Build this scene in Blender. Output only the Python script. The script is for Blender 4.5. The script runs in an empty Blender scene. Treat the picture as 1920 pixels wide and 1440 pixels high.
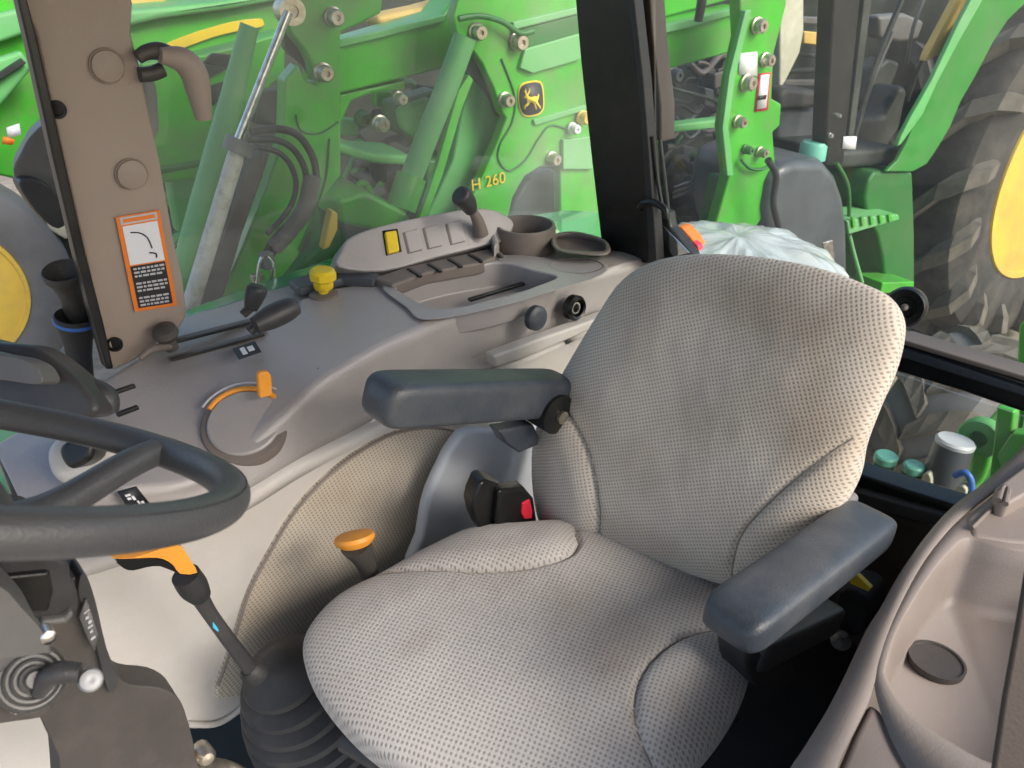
import bpy, bmesh, math, random
from mathutils import Vector, Matrix
random.seed(7)
sc = bpy.context.scene
PI = math.pi

# ------------------------------------------------------------------ camera, light, exposure
F_PX = 1500.0
PITCH, HEAD = math.radians(30), math.radians(48)
cam_d = bpy.data.cameras.new('camera')
cam = bpy.data.objects.new('camera', cam_d)
sc.collection.objects.link(cam)
cam.location = (0, 0, 0)
cam.rotation_euler = (PI/2 - PITCH, 0, HEAD - PI/2)
cam_d.sensor_width = 36
cam_d.lens = F_PX / 1920 * 36
cam_d.clip_start = 0.01
cam_d.clip_end = 600
cam_d.dof.use_dof = True
cam_d.dof.focus_distance = 1.25
cam_d.dof.aperture_fstop = 11.0
sc.camera = cam

world = bpy.data.worlds.new('World')
sc.world = world
world.use_nodes = True
wn = world.node_tree
sky = wn.nodes.new('ShaderNodeTexSky')
sky.sky_type = 'NISHITA'
sky.sun_disc = False
SUN_EL, SUN_AZ = math.radians(38), math.radians(-75)      # direction the light comes from, azimuth from +X towards +Y
sky.sun_elevation = SUN_EL
sky.sun_rotation = PI/2 - SUN_AZ
sky.dust_density = 3.0
sky.air_density = 1.0
bg = wn.nodes['Background']
wn.links.new(sky.outputs[0], bg.inputs[0])
bg.inputs[1].default_value = 0.15
sun_d = bpy.data.lights.new('sun', 'SUN')
sun_d.energy = 1.35
sun_d.angle = math.radians(25)
sun_d.color = (1, .97, .93)
sun = bpy.data.objects.new('sun', sun_d)
sc.collection.objects.link(sun)
sd = Vector((math.cos(SUN_EL)*math.cos(SUN_AZ), math.cos(SUN_EL)*math.sin(SUN_AZ), math.sin(SUN_EL)))
sun.rotation_euler = sd.to_track_quat('Z', 'Y').to_euler()
sc.view_settings.view_transform = 'Standard'
sc.view_settings.look = 'None'
sc.view_settings.gamma = 1
sc.view_settings.exposure = 0.95
sc.render.engine = 'CYCLES'
sc.cycles.use_denoising = True
sc.cycles.max_bounces = 8
sc.cycles.transparent_max_bounces = 16

# ------------------------------------------------------------------ pixel rays meeting real planes
FW = Vector((math.cos(HEAD)*math.cos(PITCH), math.sin(HEAD)*math.cos(PITCH), -math.sin(PITCH)))
RT = Vector((math.sin(HEAD), -math.cos(HEAD), 0))
UP = RT.cross(FW)
NA = math.radians(9)
AX = Vector((math.cos(NA), -math.sin(NA), 0))      # the neighbouring tractor's rearward axis
BX = Vector((math.sin(NA), math.cos(NA), 0))       # and its sideways axis, away from us
def ray(x, y): return FW + RT*((x-960)/F_PX) - UP*((y-720)/F_PX)
def at(p, z=None, Y=None, X=None, b=None, d=None, pl=None):
    v = ray(p[0], p[1])
    if z is not None: t = z/v.z
    elif Y is not None: t = Y/v.y
    elif X is not None: t = X/v.x
    elif b is not None: t = b/v.dot(BX)
    elif pl is not None: t = pl[0].dot(pl[1])/v.dot(pl[1])
    else: t = d
    return v*t
def ats(pts, **k): return [at(p, **k) for p in pts]

# ------------------------------------------------------------------ materials
M = {}
def mat(name, col, rough=.5, metal=0, noise=0, nscale=30, bump=0, bscale=300, spec=.5, coat=0, dirt=None, dirts=4, dirtf=.5):
    m = bpy.data.materials.new(name); m.use_nodes = True
    n = m.node_tree; p = n.nodes['Principled BSDF']
    p.inputs['Base Color'].default_value = (*col, 1)
    p.inputs['Roughness'].default_value = rough
    p.inputs['Metallic'].default_value = metal
    p.inputs['Specular IOR Level'].default_value = spec
    p.inputs['Coat Weight'].default_value = coat
    tc = n.nodes.new('ShaderNodeTexCoord')
    out = None
    if noise:
        t = n.nodes.new('ShaderNodeTexNoise'); t.inputs['Scale'].default_value = nscale; t.inputs['Detail'].default_value = 6
        n.links.new(tc.outputs['Object'], t.inputs['Vector'])
        r = n.nodes.new('ShaderNodeMapRange'); r.inputs[3].default_value = 1-noise; r.inputs[4].default_value = 1+noise
        r.inputs[1].default_value = .3; r.inputs[2].default_value = .7
        n.links.new(t.outputs[0], r.inputs[0])
        mx = n.nodes.new('ShaderNodeVectorMath'); mx.operation = 'SCALE'; mx.inputs[0].default_value = col
        n.links.new(r.outputs[0], mx.inputs['Scale']); out = mx.outputs[0]
        rr = n.nodes.new('ShaderNodeMapRange'); rr.inputs[3].default_value = rough*.85; rr.inputs[4].default_value = min(1, rough*1.2)
        n.links.new(t.outputs[0], rr.inputs[0]); n.links.new(rr.outputs[0], p.inputs['Roughness'])
    if dirt:
        t2 = n.nodes.new('ShaderNodeTexNoise'); t2.inputs['Scale'].default_value = dirts; t2.inputs['Detail'].default_value = 9; t2.inputs['Roughness'].default_value = .65
        n.links.new(tc.outputs['Object'], t2.inputs['Vector'])
        cr = n.nodes.new('ShaderNodeMapRange'); cr.inputs[1].default_value = .45; cr.inputs[2].default_value = .7; cr.inputs[4].default_value = dirtf
        n.links.new(t2.outputs[0], cr.inputs[0])
        mm = n.nodes.new('ShaderNodeMix'); mm.data_type = 'RGBA'
        n.links.new(cr.outputs[0], mm.inputs[0])
        if out: n.links.new(out, mm.inputs[6])
        else: mm.inputs[6].default_value = (*col, 1)
        mm.inputs[7].default_value = (*dirt, 1); out = mm.outputs[2]
    if out: n.links.new(out, p.inputs['Base Color'])
    if bump:
        t = n.nodes.new('ShaderNodeTexNoise'); t.inputs['Scale'].default_value = bscale; t.inputs['Detail'].default_value = 3
        n.links.new(tc.outputs['Object'], t.inputs['Vector'])
        b = n.nodes.new('ShaderNodeBump'); b.inputs['Strength'].default_value = bump; b.inputs['Distance'].default_value = .002
        n.links.new(t.outputs[0], b.inputs['Height']); n.links.new(b.outputs[0], p.inputs['Normal'])
    M[name] = m; return m
mat('taupe', (.36,.33,.315), .30, noise=.06, nscale=8, spec=.9, bump=.4, bscale=500, dirt=(.33,.30,.27), dirts=5, dirtf=.25)
mat('taupe_dark', (.17,.14,.12), .5, noise=.08, nscale=12, bump=.2, bscale=400)
mat('post_trim', (.33,.265,.215), .55, noise=.04, nscale=10, bump=.3, bscale=600)
mat('light_trim', (.55,.52,.475), .55, noise=.06, nscale=7, bump=.3, bscale=450, dirt=(.50,.45,.38), dirts=5, dirtf=.4)
mat('tan_trim', (.235,.195,.170), .5, noise=.06, nscale=7, bump=.2, bscale=450, dirt=(.27,.235,.20), dirts=6, dirtf=.4)
mat('shell_grey', (.60,.62,.64), .42, noise=.05, nscale=10, bump=.15)
mat('arm_vinyl', (.045,.055,.068), .36, noise=.08, nscale=14, bump=.35, bscale=350, dirt=(.15,.15,.145), dirts=9, dirtf=.4)
mat('wheel_rubber', (.072,.074,.078), .38, noise=.1, nscale=20, bump=.3, bscale=500, dirt=(.11,.105,.10), dirts=8, dirtf=.35)
mat('dark_plastic', (.040,.040,.042), .42, noise=.12, nscale=20, bump=.25, bscale=400, dirt=(.10,.09,.08), dirts=7, dirtf=.4)
mat('warm_plastic', (.062,.055,.049), .5, noise=.12, nscale=15, bump=.25, bscale=400, dirt=(.15,.13,.11), dirts=7, dirtf=.4)
mat('grey_plastic', (.13,.125,.12), .45, noise=.1, nscale=15, bump=.2, bscale=400, dirt=(.2,.19,.17), dirts=6, dirtf=.4)
mat('black_frame', (.008,.009,.009), .3, noise=.2, nscale=20, bump=.1, dirt=(.05,.045,.035), dirts=10, dirtf=.25)
mat('black_floor', (.012,.012,.014), .7, noise=.2, nscale=20, bump=.5, bscale=120)
mat('brown_panel', (.050,.036,.028), .6, noise=.15, nscale=10, bump=.2)
mat('rubber', (.025,.025,.026), .55, noise=.2, nscale=25, bump=.3, dirt=(.07,.06,.05), dirts=9, dirtf=.4)
mat('bellows_rubber', (.032,.033,.036), .6, noise=.15, nscale=20, bump=.2, dirt=(.08,.07,.06), dirts=12, dirtf=.4)
mat('green', (.055,.40,.022), .36, noise=.14, nscale=7, bump=.3, bscale=90, coat=.3, dirt=(.16,.26,.10), dirts=6, dirtf=.8)
mat('green_dark', (.018,.15,.025), .45, noise=.08, nscale=5, dirt=(.10,.15,.07), dirts=4, dirtf=.45)
mat('green_pale', (.11,.40,.115), .5, noise=.12, nscale=5, dirt=(.25,.42,.25), dirts=3, dirtf=.5)
mat('green_fender', (.03,.30,.10), .12, coat=1, noise=.05, nscale=3)
mat('yellow', (.82,.58,.02), .4, noise=.05, nscale=6, dirt=(.5,.36,.08), dirts=7, dirtf=.5)
mat('rim_yellow', (.74,.50,.07), .45, noise=.06, nscale=5, dirt=(.45,.32,.12), dirts=3, dirtf=.6)
mat('tan_paint', (.70,.46,.13), .55, noise=.08, nscale=5, dirt=(.35,.25,.12), dirts=8)
mat('orange', (.85,.33,.035), .45, noise=.05, dirt=(.6,.3,.08), dirts=12, dirtf=.3)
mat('orange_print', (.78,.20,.02), .5)
mat('white_print', (.75,.76,.78), .5)
mat('pale_print', (.5,.5,.52), .5)
mat('black_print', (.015,.015,.018), .5)
mat('red', (.75,.03,.06), .35)
mat('blue', (.05,.16,.5), .4)
mat('cyan_print', (.08,.5,.75), .5)
mat('tyre', (.040,.037,.034), .85, noise=.2, nscale=9, bump=.9, bscale=60, dirt=(.13,.112,.09), dirts=5, dirtf=.6)  # casing darker than the lugs, painting in the shadow of the grooves
mat('tyre_lug', (.15,.132,.108), .85, noise=.2, nscale=12, bump=.8, bscale=60, dirt=(.075,.068,.06), dirts=9, dirtf=.7)  # dusty tan, kept pale so lugs look lit against the darkened casing
mat('tyre_clean', (.14,.14,.14), .8, noise=.1, nscale=9, bump=.4, bscale=60, dirt=(.2,.19,.175), dirts=4, dirtf=.6)
mat('chrome', (.75,.72,.68), .22, metal=1, noise=.25, nscale=60, dirt=(.3,.25,.2), dirts=25, dirtf=.6)
mat('zinc', (.55,.50,.42), .35, metal=.9, noise=.2, nscale=60, dirt=(.3,.2,.12), dirts=40, dirtf=.6)
mat('cast', (.20,.20,.20), .6, noise=.2, nscale=12, bump=.6, bscale=60, dirt=(.08,.07,.06), dirts=12, dirtf=.7)
mat('cylinder_white', (.62,.60,.56), .45, noise=.1, nscale=30, dirt=(.25,.2,.15), dirts=30, dirtf=.7)
mat('shadow_grey', (.10,.085,.085), .6, noise=.25, nscale=8, bump=.4, bscale=60, dirt=(.2,.17,.16), dirts=7, dirtf=.5)
mat('tank', (.060,.070,.078), .3, noise=.12, nscale=5, bump=.2, dirt=(.16,.17,.18), dirts=3, dirtf=.4)
mat('teal_cap', (.16,.50,.38), .4)
mat('cream', (.55,.54,.42), .6, noise=.1, dirt=(.3,.28,.2))
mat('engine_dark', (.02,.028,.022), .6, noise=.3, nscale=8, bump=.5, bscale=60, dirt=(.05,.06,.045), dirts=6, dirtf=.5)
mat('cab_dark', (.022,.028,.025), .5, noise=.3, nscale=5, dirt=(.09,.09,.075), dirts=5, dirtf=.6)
mat('cover_white', (.55,.60,.60), .25, noise=.05, nscale=6, coat=.6, dirt=(.35,.36,.34), dirts=5, dirtf=.5)
mat('cover_grey', (.38,.38,.38), .35, noise=.1)
mat('seam_thread', (.27,.24,.205), .9)
mat('fender_green', (.030,.235,.030), .35, noise=.12, nscale=6, dirt=(.10,.20,.08), dirts=4, dirtf=.6)
mat('mirror_face', (.75,.78,.8), .06, metal=1)

def ground_mat():
    m = mat('gravel', (.34,.29,.22), .95, noise=.25, nscale=14, bump=1.0, bscale=45, dirt=(.17,.145,.11), dirts=2.2, dirtf=.8)
    return m
ground_mat()

def fabric(name, light, dark, pitch, rot=0, stains=()):
    m = bpy.data.materials.new(name); m.use_nodes = True
    n = m.node_tree; p = n.nodes['Principled BSDF']; L = n.links.new
    p.inputs['Roughness'].default_value = .9
    p.inputs['Sheen Weight'].default_value = .25
    p.inputs['Specular IOR Level'].default_value = .15
    uv = n.nodes.new('ShaderNodeUVMap')
    wob = n.nodes.new('ShaderNodeTexNoise'); wob.inputs['Scale'].default_value = 25
    L(uv.outputs[0], wob.inputs['Vector'])
    wsc = n.nodes.new('ShaderNodeVectorMath'); wsc.operation = 'SCALE'; wsc.inputs['Scale'].default_value = .004
    L(wob.outputs['Color'], wsc.inputs[0])
    wad = n.nodes.new('ShaderNodeVectorMath'); wad.operation = 'ADD'
    L(uv.outputs[0], wad.inputs[0]); L(wsc.outputs[0], wad.inputs[1])
    mp = n.nodes.new('ShaderNodeMapping'); mp.inputs['Rotation'].default_value[2] = rot
    L(wad.outputs[0], mp.inputs[0])
    sx = n.nodes.new('ShaderNodeSeparateXYZ'); L(mp.outputs[0], sx.inputs[0])
    def si(o, k):
        a = n.nodes.new('ShaderNodeMath'); a.operation = 'MULTIPLY'; a.inputs[1].default_value = k; L(o, a.inputs[0])
        s = n.nodes.new('ShaderNodeMath'); s.operation = 'SINE'; L(a.outputs[0], s.inputs[0]); return s.outputs[0]
    k = 2*PI/pitch
    a, b = si(sx.outputs[0], k*.7), si(sx.outputs[1], k*.7)
    ml = n.nodes.new('ShaderNodeMath'); ml.operation = 'MULTIPLY'; L(a, ml.inputs[0]); L(b, ml.inputs[1])
    r = n.nodes.new('ShaderNodeMapRange'); r.inputs[1].default_value = .05; r.inputs[2].default_value = .75; L(ml.outputs[0], r.inputs[0])
    mx = n.nodes.new('ShaderNodeMix'); mx.data_type = 'RGBA'
    mx.inputs[6].default_value = (*light, 1); mx.inputs[7].default_value = (*dark, 1)
    L(r.outputs[0], mx.inputs[0])
    # wear and grime
    t = n.nodes.new('ShaderNodeTexNoise'); t.inputs['Scale'].default_value = 5.5; t.inputs['Detail'].default_value = 7
    L(uv.outputs[0], t.inputs['Vector'])
    rr = n.nodes.new('ShaderNodeMapRange'); rr.inputs[1].default_value = .48; rr.inputs[2].default_value = .75; rr.inputs[4].default_value = .55
    L(t.outputs[0], rr.inputs[0])
    m2 = n.nodes.new('ShaderNodeMix'); m2.data_type = 'RGBA'; m2.blend_type = 'MULTIPLY'
    m2.inputs[7].default_value = (.62,.54,.45,1)
    L(rr.outputs[0], m2.inputs[0]); L(mx.outputs[2], m2.inputs[6]); L(m2.outputs[2], p.inputs['Base Color'])
    prev = m2.outputs[2]
    sn = n.nodes.new('ShaderNodeTexNoise'); sn.inputs['Scale'].default_value = 14; sn.inputs['Detail'].default_value = 8; sn.inputs['Roughness'].default_value = .7
    L(uv.outputs[0], sn.inputs['Vector'])
    for (cu, cv, ru, rv, st_) in stains:
        mpp = n.nodes.new('ShaderNodeMapping'); mpp.vector_type = 'POINT'
        mpp.inputs['Location'].default_value = (-cu/ru, -cv/rv, 0); mpp.inputs['Scale'].default_value = (1/ru, 1/rv, 1)
        L(uv.outputs[0], mpp.inputs[0])
        ln = n.nodes.new('ShaderNodeVectorMath'); ln.operation = 'LENGTH'; L(mpp.outputs[0], ln.inputs[0])
        sm_ = n.nodes.new('ShaderNodeMath'); sm_.operation = 'MULTIPLY_ADD'; sm_.inputs[1].default_value = 1.1; L(sn.outputs[0], sm_.inputs[0]); L(ln.outputs['Value'], sm_.inputs[2])
        rg = n.nodes.new('ShaderNodeMapRange'); rg.interpolation_type = 'SMOOTHSTEP'; rg.inputs[1].default_value = .75; rg.inputs[2].default_value = 1.7; rg.inputs[3].default_value = st_; rg.inputs[4].default_value = 0
        L(sm_.outputs[0], rg.inputs[0])
        mk = n.nodes.new('ShaderNodeMix'); mk.data_type = 'RGBA'; mk.blend_type = 'MULTIPLY'; mk.inputs[7].default_value = (.52,.46,.39,1)
        L(rg.outputs[0], mk.inputs[0]); L(prev, mk.inputs[6]); prev = mk.outputs[2]
    L(prev, p.inputs['Base Color'])
    f = n.nodes.new('ShaderNodeTexNoise'); f.inputs['Scale'].default_value = 900; L(uv.outputs[0], f.inputs['Vector'])
    ad = n.nodes.new('ShaderNodeMath'); ad.operation = 'MULTIPLY_ADD'; ad.inputs[1].default_value = .35
    L(f.outputs[0], ad.inputs[0])
    inv = n.nodes.new('ShaderNodeMath'); inv.operation = 'SUBTRACT'; inv.inputs[0].default_value = 1; L(r.outputs[0], inv.inputs[1])
    L(inv.outputs[0], ad.inputs[2])
    bu = n.nodes.new('ShaderNodeBump'); bu.inputs['Strength'].default_value = .6; bu.inputs['Distance'].default_value = .0012
    L(ad.outputs[0], bu.inputs['Height']); L(bu.outputs[0], p.inputs['Normal'])
    M[name] = m; return m
fabric('fabric_seat', (.57,.53,.485), (.35,.32,.29), .0068, .35, stains=((.66,.50,.10,.06,.45),(.45,.70,.05,.03,.3),(.40,.42,.09,.05,.25)))
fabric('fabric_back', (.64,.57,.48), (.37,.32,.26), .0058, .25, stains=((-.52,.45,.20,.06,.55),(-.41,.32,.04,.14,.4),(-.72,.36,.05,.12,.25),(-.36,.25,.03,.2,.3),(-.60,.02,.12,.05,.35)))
fabric('fabric_panel', (.56,.49,.39), (.32,.27,.205), .007, .5, stains=((.05,.2,.12,.06,.6),(.1,.0,.1,.08,.3)))

def glass(name, tint, haze):
    m = bpy.data.materials.new(name); m.use_nodes = True
    n = m.node_tree; L = n.links.new
    n.nodes.remove(n.nodes['Principled BSDF'])
    tr = n.nodes.new('ShaderNodeBsdfTransparent'); tr.inputs[0].default_value = (*tint, 1)
    gl = n.nodes.new('ShaderNodeBsdfGlossy'); gl.inputs['Roughness'].default_value = .03
    df = n.nodes.new('ShaderNodeBsdfDiffuse'); df.inputs[0].default_value = (.8,.82,.8,1)
    lw = n.nodes.new('ShaderNodeLayerWeight'); lw.inputs[0].default_value = .5
    pw = n.nodes.new('ShaderNodeMath'); pw.operation = 'POWER'; pw.inputs[1].default_value = 4; L(lw.outputs['Facing'], pw.inputs[0])
    fr = n.nodes.new('ShaderNodeMath'); fr.operation = 'MULTIPLY_ADD'; fr.inputs[1].default_value = .5; fr.inputs[2].default_value = .03; L(pw.outputs[0], fr.inputs[0])
    m1 = n.nodes.new('ShaderNodeMixShader'); L(fr.outputs[0], m1.inputs[0]); L(tr.outputs[0], m1.inputs[1]); L(gl.outputs[0], m1.inputs[2])
    tc = n.nodes.new('ShaderNodeTexCoord'); t = n.nodes.new('ShaderNodeTexNoise'); t.inputs['Scale'].default_value = 3.5; t.inputs['Detail'].default_value = 8
    L(tc.outputs['Object'], t.inputs[0])
    r = n.nodes.new('ShaderNodeMapRange'); r.inputs[1].default_value = .4; r.inputs[2].default_value = .8; r.inputs[3].default_value = haze*.5; r.inputs[4].default_value = haze*1.8
    L(t.outputs[0], r.inputs[0])
    m2 = n.nodes.new('ShaderNodeMixShader'); L(r.outputs[0], m2.inputs[0]); L(m1.outputs[0], m2.inputs[1]); L(df.outputs[0], m2.inputs[2])  # pale diffuse film: glass smears, strengthened to paint in milky haze
    L(m2.outputs[0], n.nodes['Material Output'].inputs[0])
    M[name] = m; return m
glass('window_glass', (.95,.97,.95), .06)
glass('tail_lens', (.9,.35,.15), .45)

# ------------------------------------------------------------------ builders
COL = sc.collection
def finish(o, label=None, cat=None, group=None, kind=None):
    if label: o['label'] = label
    if cat: o['category'] = cat
    if group: o['group'] = group
    if kind: o['kind'] = kind
    return o
def root_loc(parent):
    v = Vector((0,0,0))
    while parent is not None:
        v += parent.location; parent = parent.parent
    return v
def thing(name, loc, label, cat, group=None):
    o = bpy.data.objects.new(name, None); COL.objects.link(o)
    o.location = loc; o.empty_display_size = .05
    return finish(o, label, cat, group)
def mesh(name, verts, faces, m, parent=None, smooth=True, bevel=0, segs=3, sub=0, uvs=None, origin=None, label=None, cat=None, group=None, kind=None, solid=0):
    verts = [Vector(v) for v in verts]
    if parent is not None: base = root_loc(parent)
    elif origin is not None: base = Vector(origin)
    else:
        base = Vector((sum(v.x for v in verts)/len(verts), sum(v.y for v in verts)/len(verts), min(v.z for v in verts)))
    me = bpy.data.meshes.new(name)
    me.from_pydata([v-base for v in verts], [], faces)
    me.validate()
    me.materials.append(M[m] if isinstance(m, str) else m)
    if uvs:
        ul = me.uv_layers.new(name='UVMap')
        for lp in me.loops: ul.data[lp.index].uv = uvs[lp.vertex_index]
    bm = bmesh.new(); bm.from_mesh(me); bmesh.ops.recalc_face_normals(bm, faces=bm.faces); bm.to_mesh(me); bm.free()
    for p in me.polygons: p.use_smooth = smooth
    o = bpy.data.objects.new(name, me); COL.objects.link(o)
    if parent is not None: o.parent = parent
    else: o.location = base
    if solid:
        s = o.modifiers.new('solid', 'SOLIDIFY'); s.thickness = solid; s.offset = 0
    if bevel:
        b = o.modifiers.new('bevel', 'BEVEL'); b.width = bevel; b.segments = segs; b.limit_method = 'ANGLE'; b.angle_limit = math.radians(35)
        if smooth:
            w = o.modifiers.new('wn', 'WEIGHTED_NORMAL'); w.keep_sharp = True
    if sub:
        s = o.modifiers.new('sub', 'SUBSURF'); s.levels = sub; s.render_levels = sub
    return finish(o, label, cat, group, kind)
def smooth_poly(pts, n=6, closed=True):
    out = []; N = len(pts)
    rng = range(N) if closed else range(N-1)
    for i in rng:
        if closed: p0, p1, p2, p3 = pts[i-1], pts[i], pts[(i+1)%N], pts[(i+2)%N]
        else: p0, p1, p2, p3 = pts[max(i-1,0)], pts[i], pts[i+1], pts[min(i+2,N-1)]
        for k in range(n):
            t = k/n
            out.append(tuple(.5*((2*b)+(c-a)*t+(2*a-5*b+4*c-d)*t*t+(3*b-a-3*c+d)*t**3) for a,b,c,d in zip(p0,p1,p2,p3)))
    if not closed: out.append(tuple(pts[-1]))
    return out
def prism_w(name, front, vec, m, parent=None, bevel=.004, **k):
    N = len(front); vec = Vector(vec)
    v = [Vector(p) for p in front] + [Vector(p)+vec for p in front]
    f = [list(range(N)), list(range(2*N-1, N-1, -1))] + [[i, i+N, (i+1)%N+N, (i+1)%N] for i in range(N)]
    return mesh(name, v, f, m, parent, bevel=bevel, **k)
def prism(name, px, plane, vec, m, parent=None, bevel=.004, sm=0, **k):
    if sm: px = smooth_poly(px, sm)
    return prism_w(name, ats(px, **plane), vec, m, parent, bevel, **k)
def nb(px, b, t, name, m, parent, bevel=.004, sm=0, **k):      # plate on a plane of the neighbouring tractor
    return prism(name, px, {'b': b}, BX*t, m, parent, bevel, sm, **k)
def frames(pts):
    fr = []; N = len(pts)
    t = (pts[1]-pts[0]).normalized()
    u = t.orthogonal().normalized()
    for i in range(N):
        t = (pts[min(i+1,N-1)]-pts[max(i-1,0)]).normalized()
        u = (u - t*u.dot(t)).normalized()
        fr.append((u, t.cross(u)))
    return fr
def tube(name, pts, r, m, parent=None, seg=16, sm=6, cap=True, **k):
    pts = [Vector(p) for p in pts]
    rs = r if isinstance(r, (list, tuple)) else [r]*len(pts)
    if sm and len(pts) > 2:
        q = smooth_poly([(*p, rr) for p, rr in zip(pts, rs)], sm, False)
        pts = [Vector(a[:3]) for a in q]; rs = [a[3] for a in q]
    fr = frames(pts); v = []; f = []
    for p, (u, w), rr in zip(pts, fr, rs):
        for j in range(seg):
            a = 2*PI*j/seg; v.append(p + (u*math.cos(a)+w*math.sin(a))*rr)
    for i in range(len(pts)-1):
        for j in range(seg):
            a, b = i*seg+j, i*seg+(j+1)%seg
            f.append([a, b, b+seg, a+seg])
    if cap:
        f.append(list(range(seg-1,-1,-1))); f.append(list(range(len(v)-seg, len(v))))
    o = mesh(name, v, f, m, parent, **k)
    sharp(o)
    return o
def sharp(o, ang=45):
    me = o.data; bm = bmesh.new(); bm.from_mesh(me)
    for e in bm.edges:
        if len(e.link_faces) == 2 and e.calc_face_angle(0) > math.radians(ang): e.smooth = False
    bm.to_mesh(me); bm.free()
def basis(n):
    n = Vector(n).normalized(); u = n.cross(Vector((0,0,1)))
    if u.length < 1e-3: u = Vector((1,0,0))
    u.normalize(); return u, n.cross(u).normalized(), n
def lathe(name, c, axis, prof, m, parent=None, seg=48, a0=0, a1=2*PI, cap=True, **k):   # prof: (radius, height along axis)
    u, w, n = basis(axis); c = Vector(c); v = []; f = []
    full = abs(a1-a0-2*PI) < 1e-6; S = seg if full else seg+1
    for r, h in prof:
        for j in range(S):
            a = a0+(a1-a0)*j/seg
            v.append(c + n*h + (u*math.cos(a)+w*math.sin(a))*r)
    for i in range(len(prof)-1):
        for j in range(seg):
            a, b = i*S+j, i*S+(j+1)%S
            f.append([a, b, b+S, a+S])
    if full and cap:
        if prof[0][0] > 1e-4: f.append(list(range(S)))
        if prof[-1][0] > 1e-4: f.append(list(range(len(v)-S, len(v))))
    o = mesh(name, v, f, m, parent, **k); sharp(o, 40); return o
def bar(name, p0, p1, w, h, m, parent=None, upv=(0,0,1), r=.35, nose=.02, taper=(1,1), n=22, **k):
    """rounded, slightly pillowy bar"""
    p0, p1 = Vector(p0), Vector(p1); t = (p1-p0); L = t.length; t.normalize()
    s = t.cross(Vector(upv)).normalized(); uu = s.cross(t)
    v = []; f = []; S = 32
    e = 2/r if r else 20
    ns = [0, .01, .03, .08, .16, .3, .5, .7, .84, .92, .97, .99, 1]
    for q in ns:
        dd = min(q, 1-q)*L
        sc_ = 1.0 if dd >= nose else (1-(1-dd/nose)**2.2)**.5
        sc_ = max(sc_, .12)
        ta = taper[0]+(taper[1]-taper[0])*q
        for j in range(S):
            a = 2*PI*j/S; ca, sa = math.cos(a), math.sin(a)
            x = math.copysign(abs(ca)**(2/5), ca); y = math.copysign(abs(sa)**(2/4.2), sa)
            v.append(p0+t*(q*L)+s*(x*w/2*(.35+.65*sc_)*ta if sc_<1 else x*w/2*ta)+uu*(y*h/2*sc_*ta))
    for i in range(len(ns)-1):
        for j in range(S):
            a, b = i*S+j, i*S+(j+1)%S; f.append([a,b,b+S,a+S])
    f.append(list(range(S-1,-1,-1))); f.append(list(range(len(v)-S, len(v))))
    return mesh(name, v, f, m, parent, sub=1, **k)
def box(name, c, dims, m, parent=None, ax=(1,0,0), ay=(0,1,0), bevel=.004, **k):
    c = Vector(c); ax = Vector(ax).normalized(); ay = Vector(ay).normalized(); az = ax.cross(ay)
    v = [c+ax*(i*dims[0]/2)+ay*(j*dims[1]/2)+az*(l*dims[2]/2) for i in (-1,1) for j in (-1,1) for l in (-1,1)]
    f = [[0,1,3,2],[4,6,7,5],[0,4,5,1],[2,3,7,6],[0,2,6,4],[1,5,7,3]]
    return mesh(name, v, f, m, parent, bevel=bevel, **k)
def segdist(p, a, b):
    ab = b-a; t = max(0, min(1, (p-a).dot(ab)/max(ab.length_squared,1e-12))); return (p-(a+ab*t)).length
def inpoly(p, poly):
    c = False; j = len(poly)-1
    for i in range(len(poly)):
        a, b = poly[i], poly[j]
        if (a.y > p.y) != (b.y > p.y) and p.x < (b.x-a.x)*(p.y-a.y)/(b.y-a.y)+a.x: c = not c
        j = i
    return c
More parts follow.
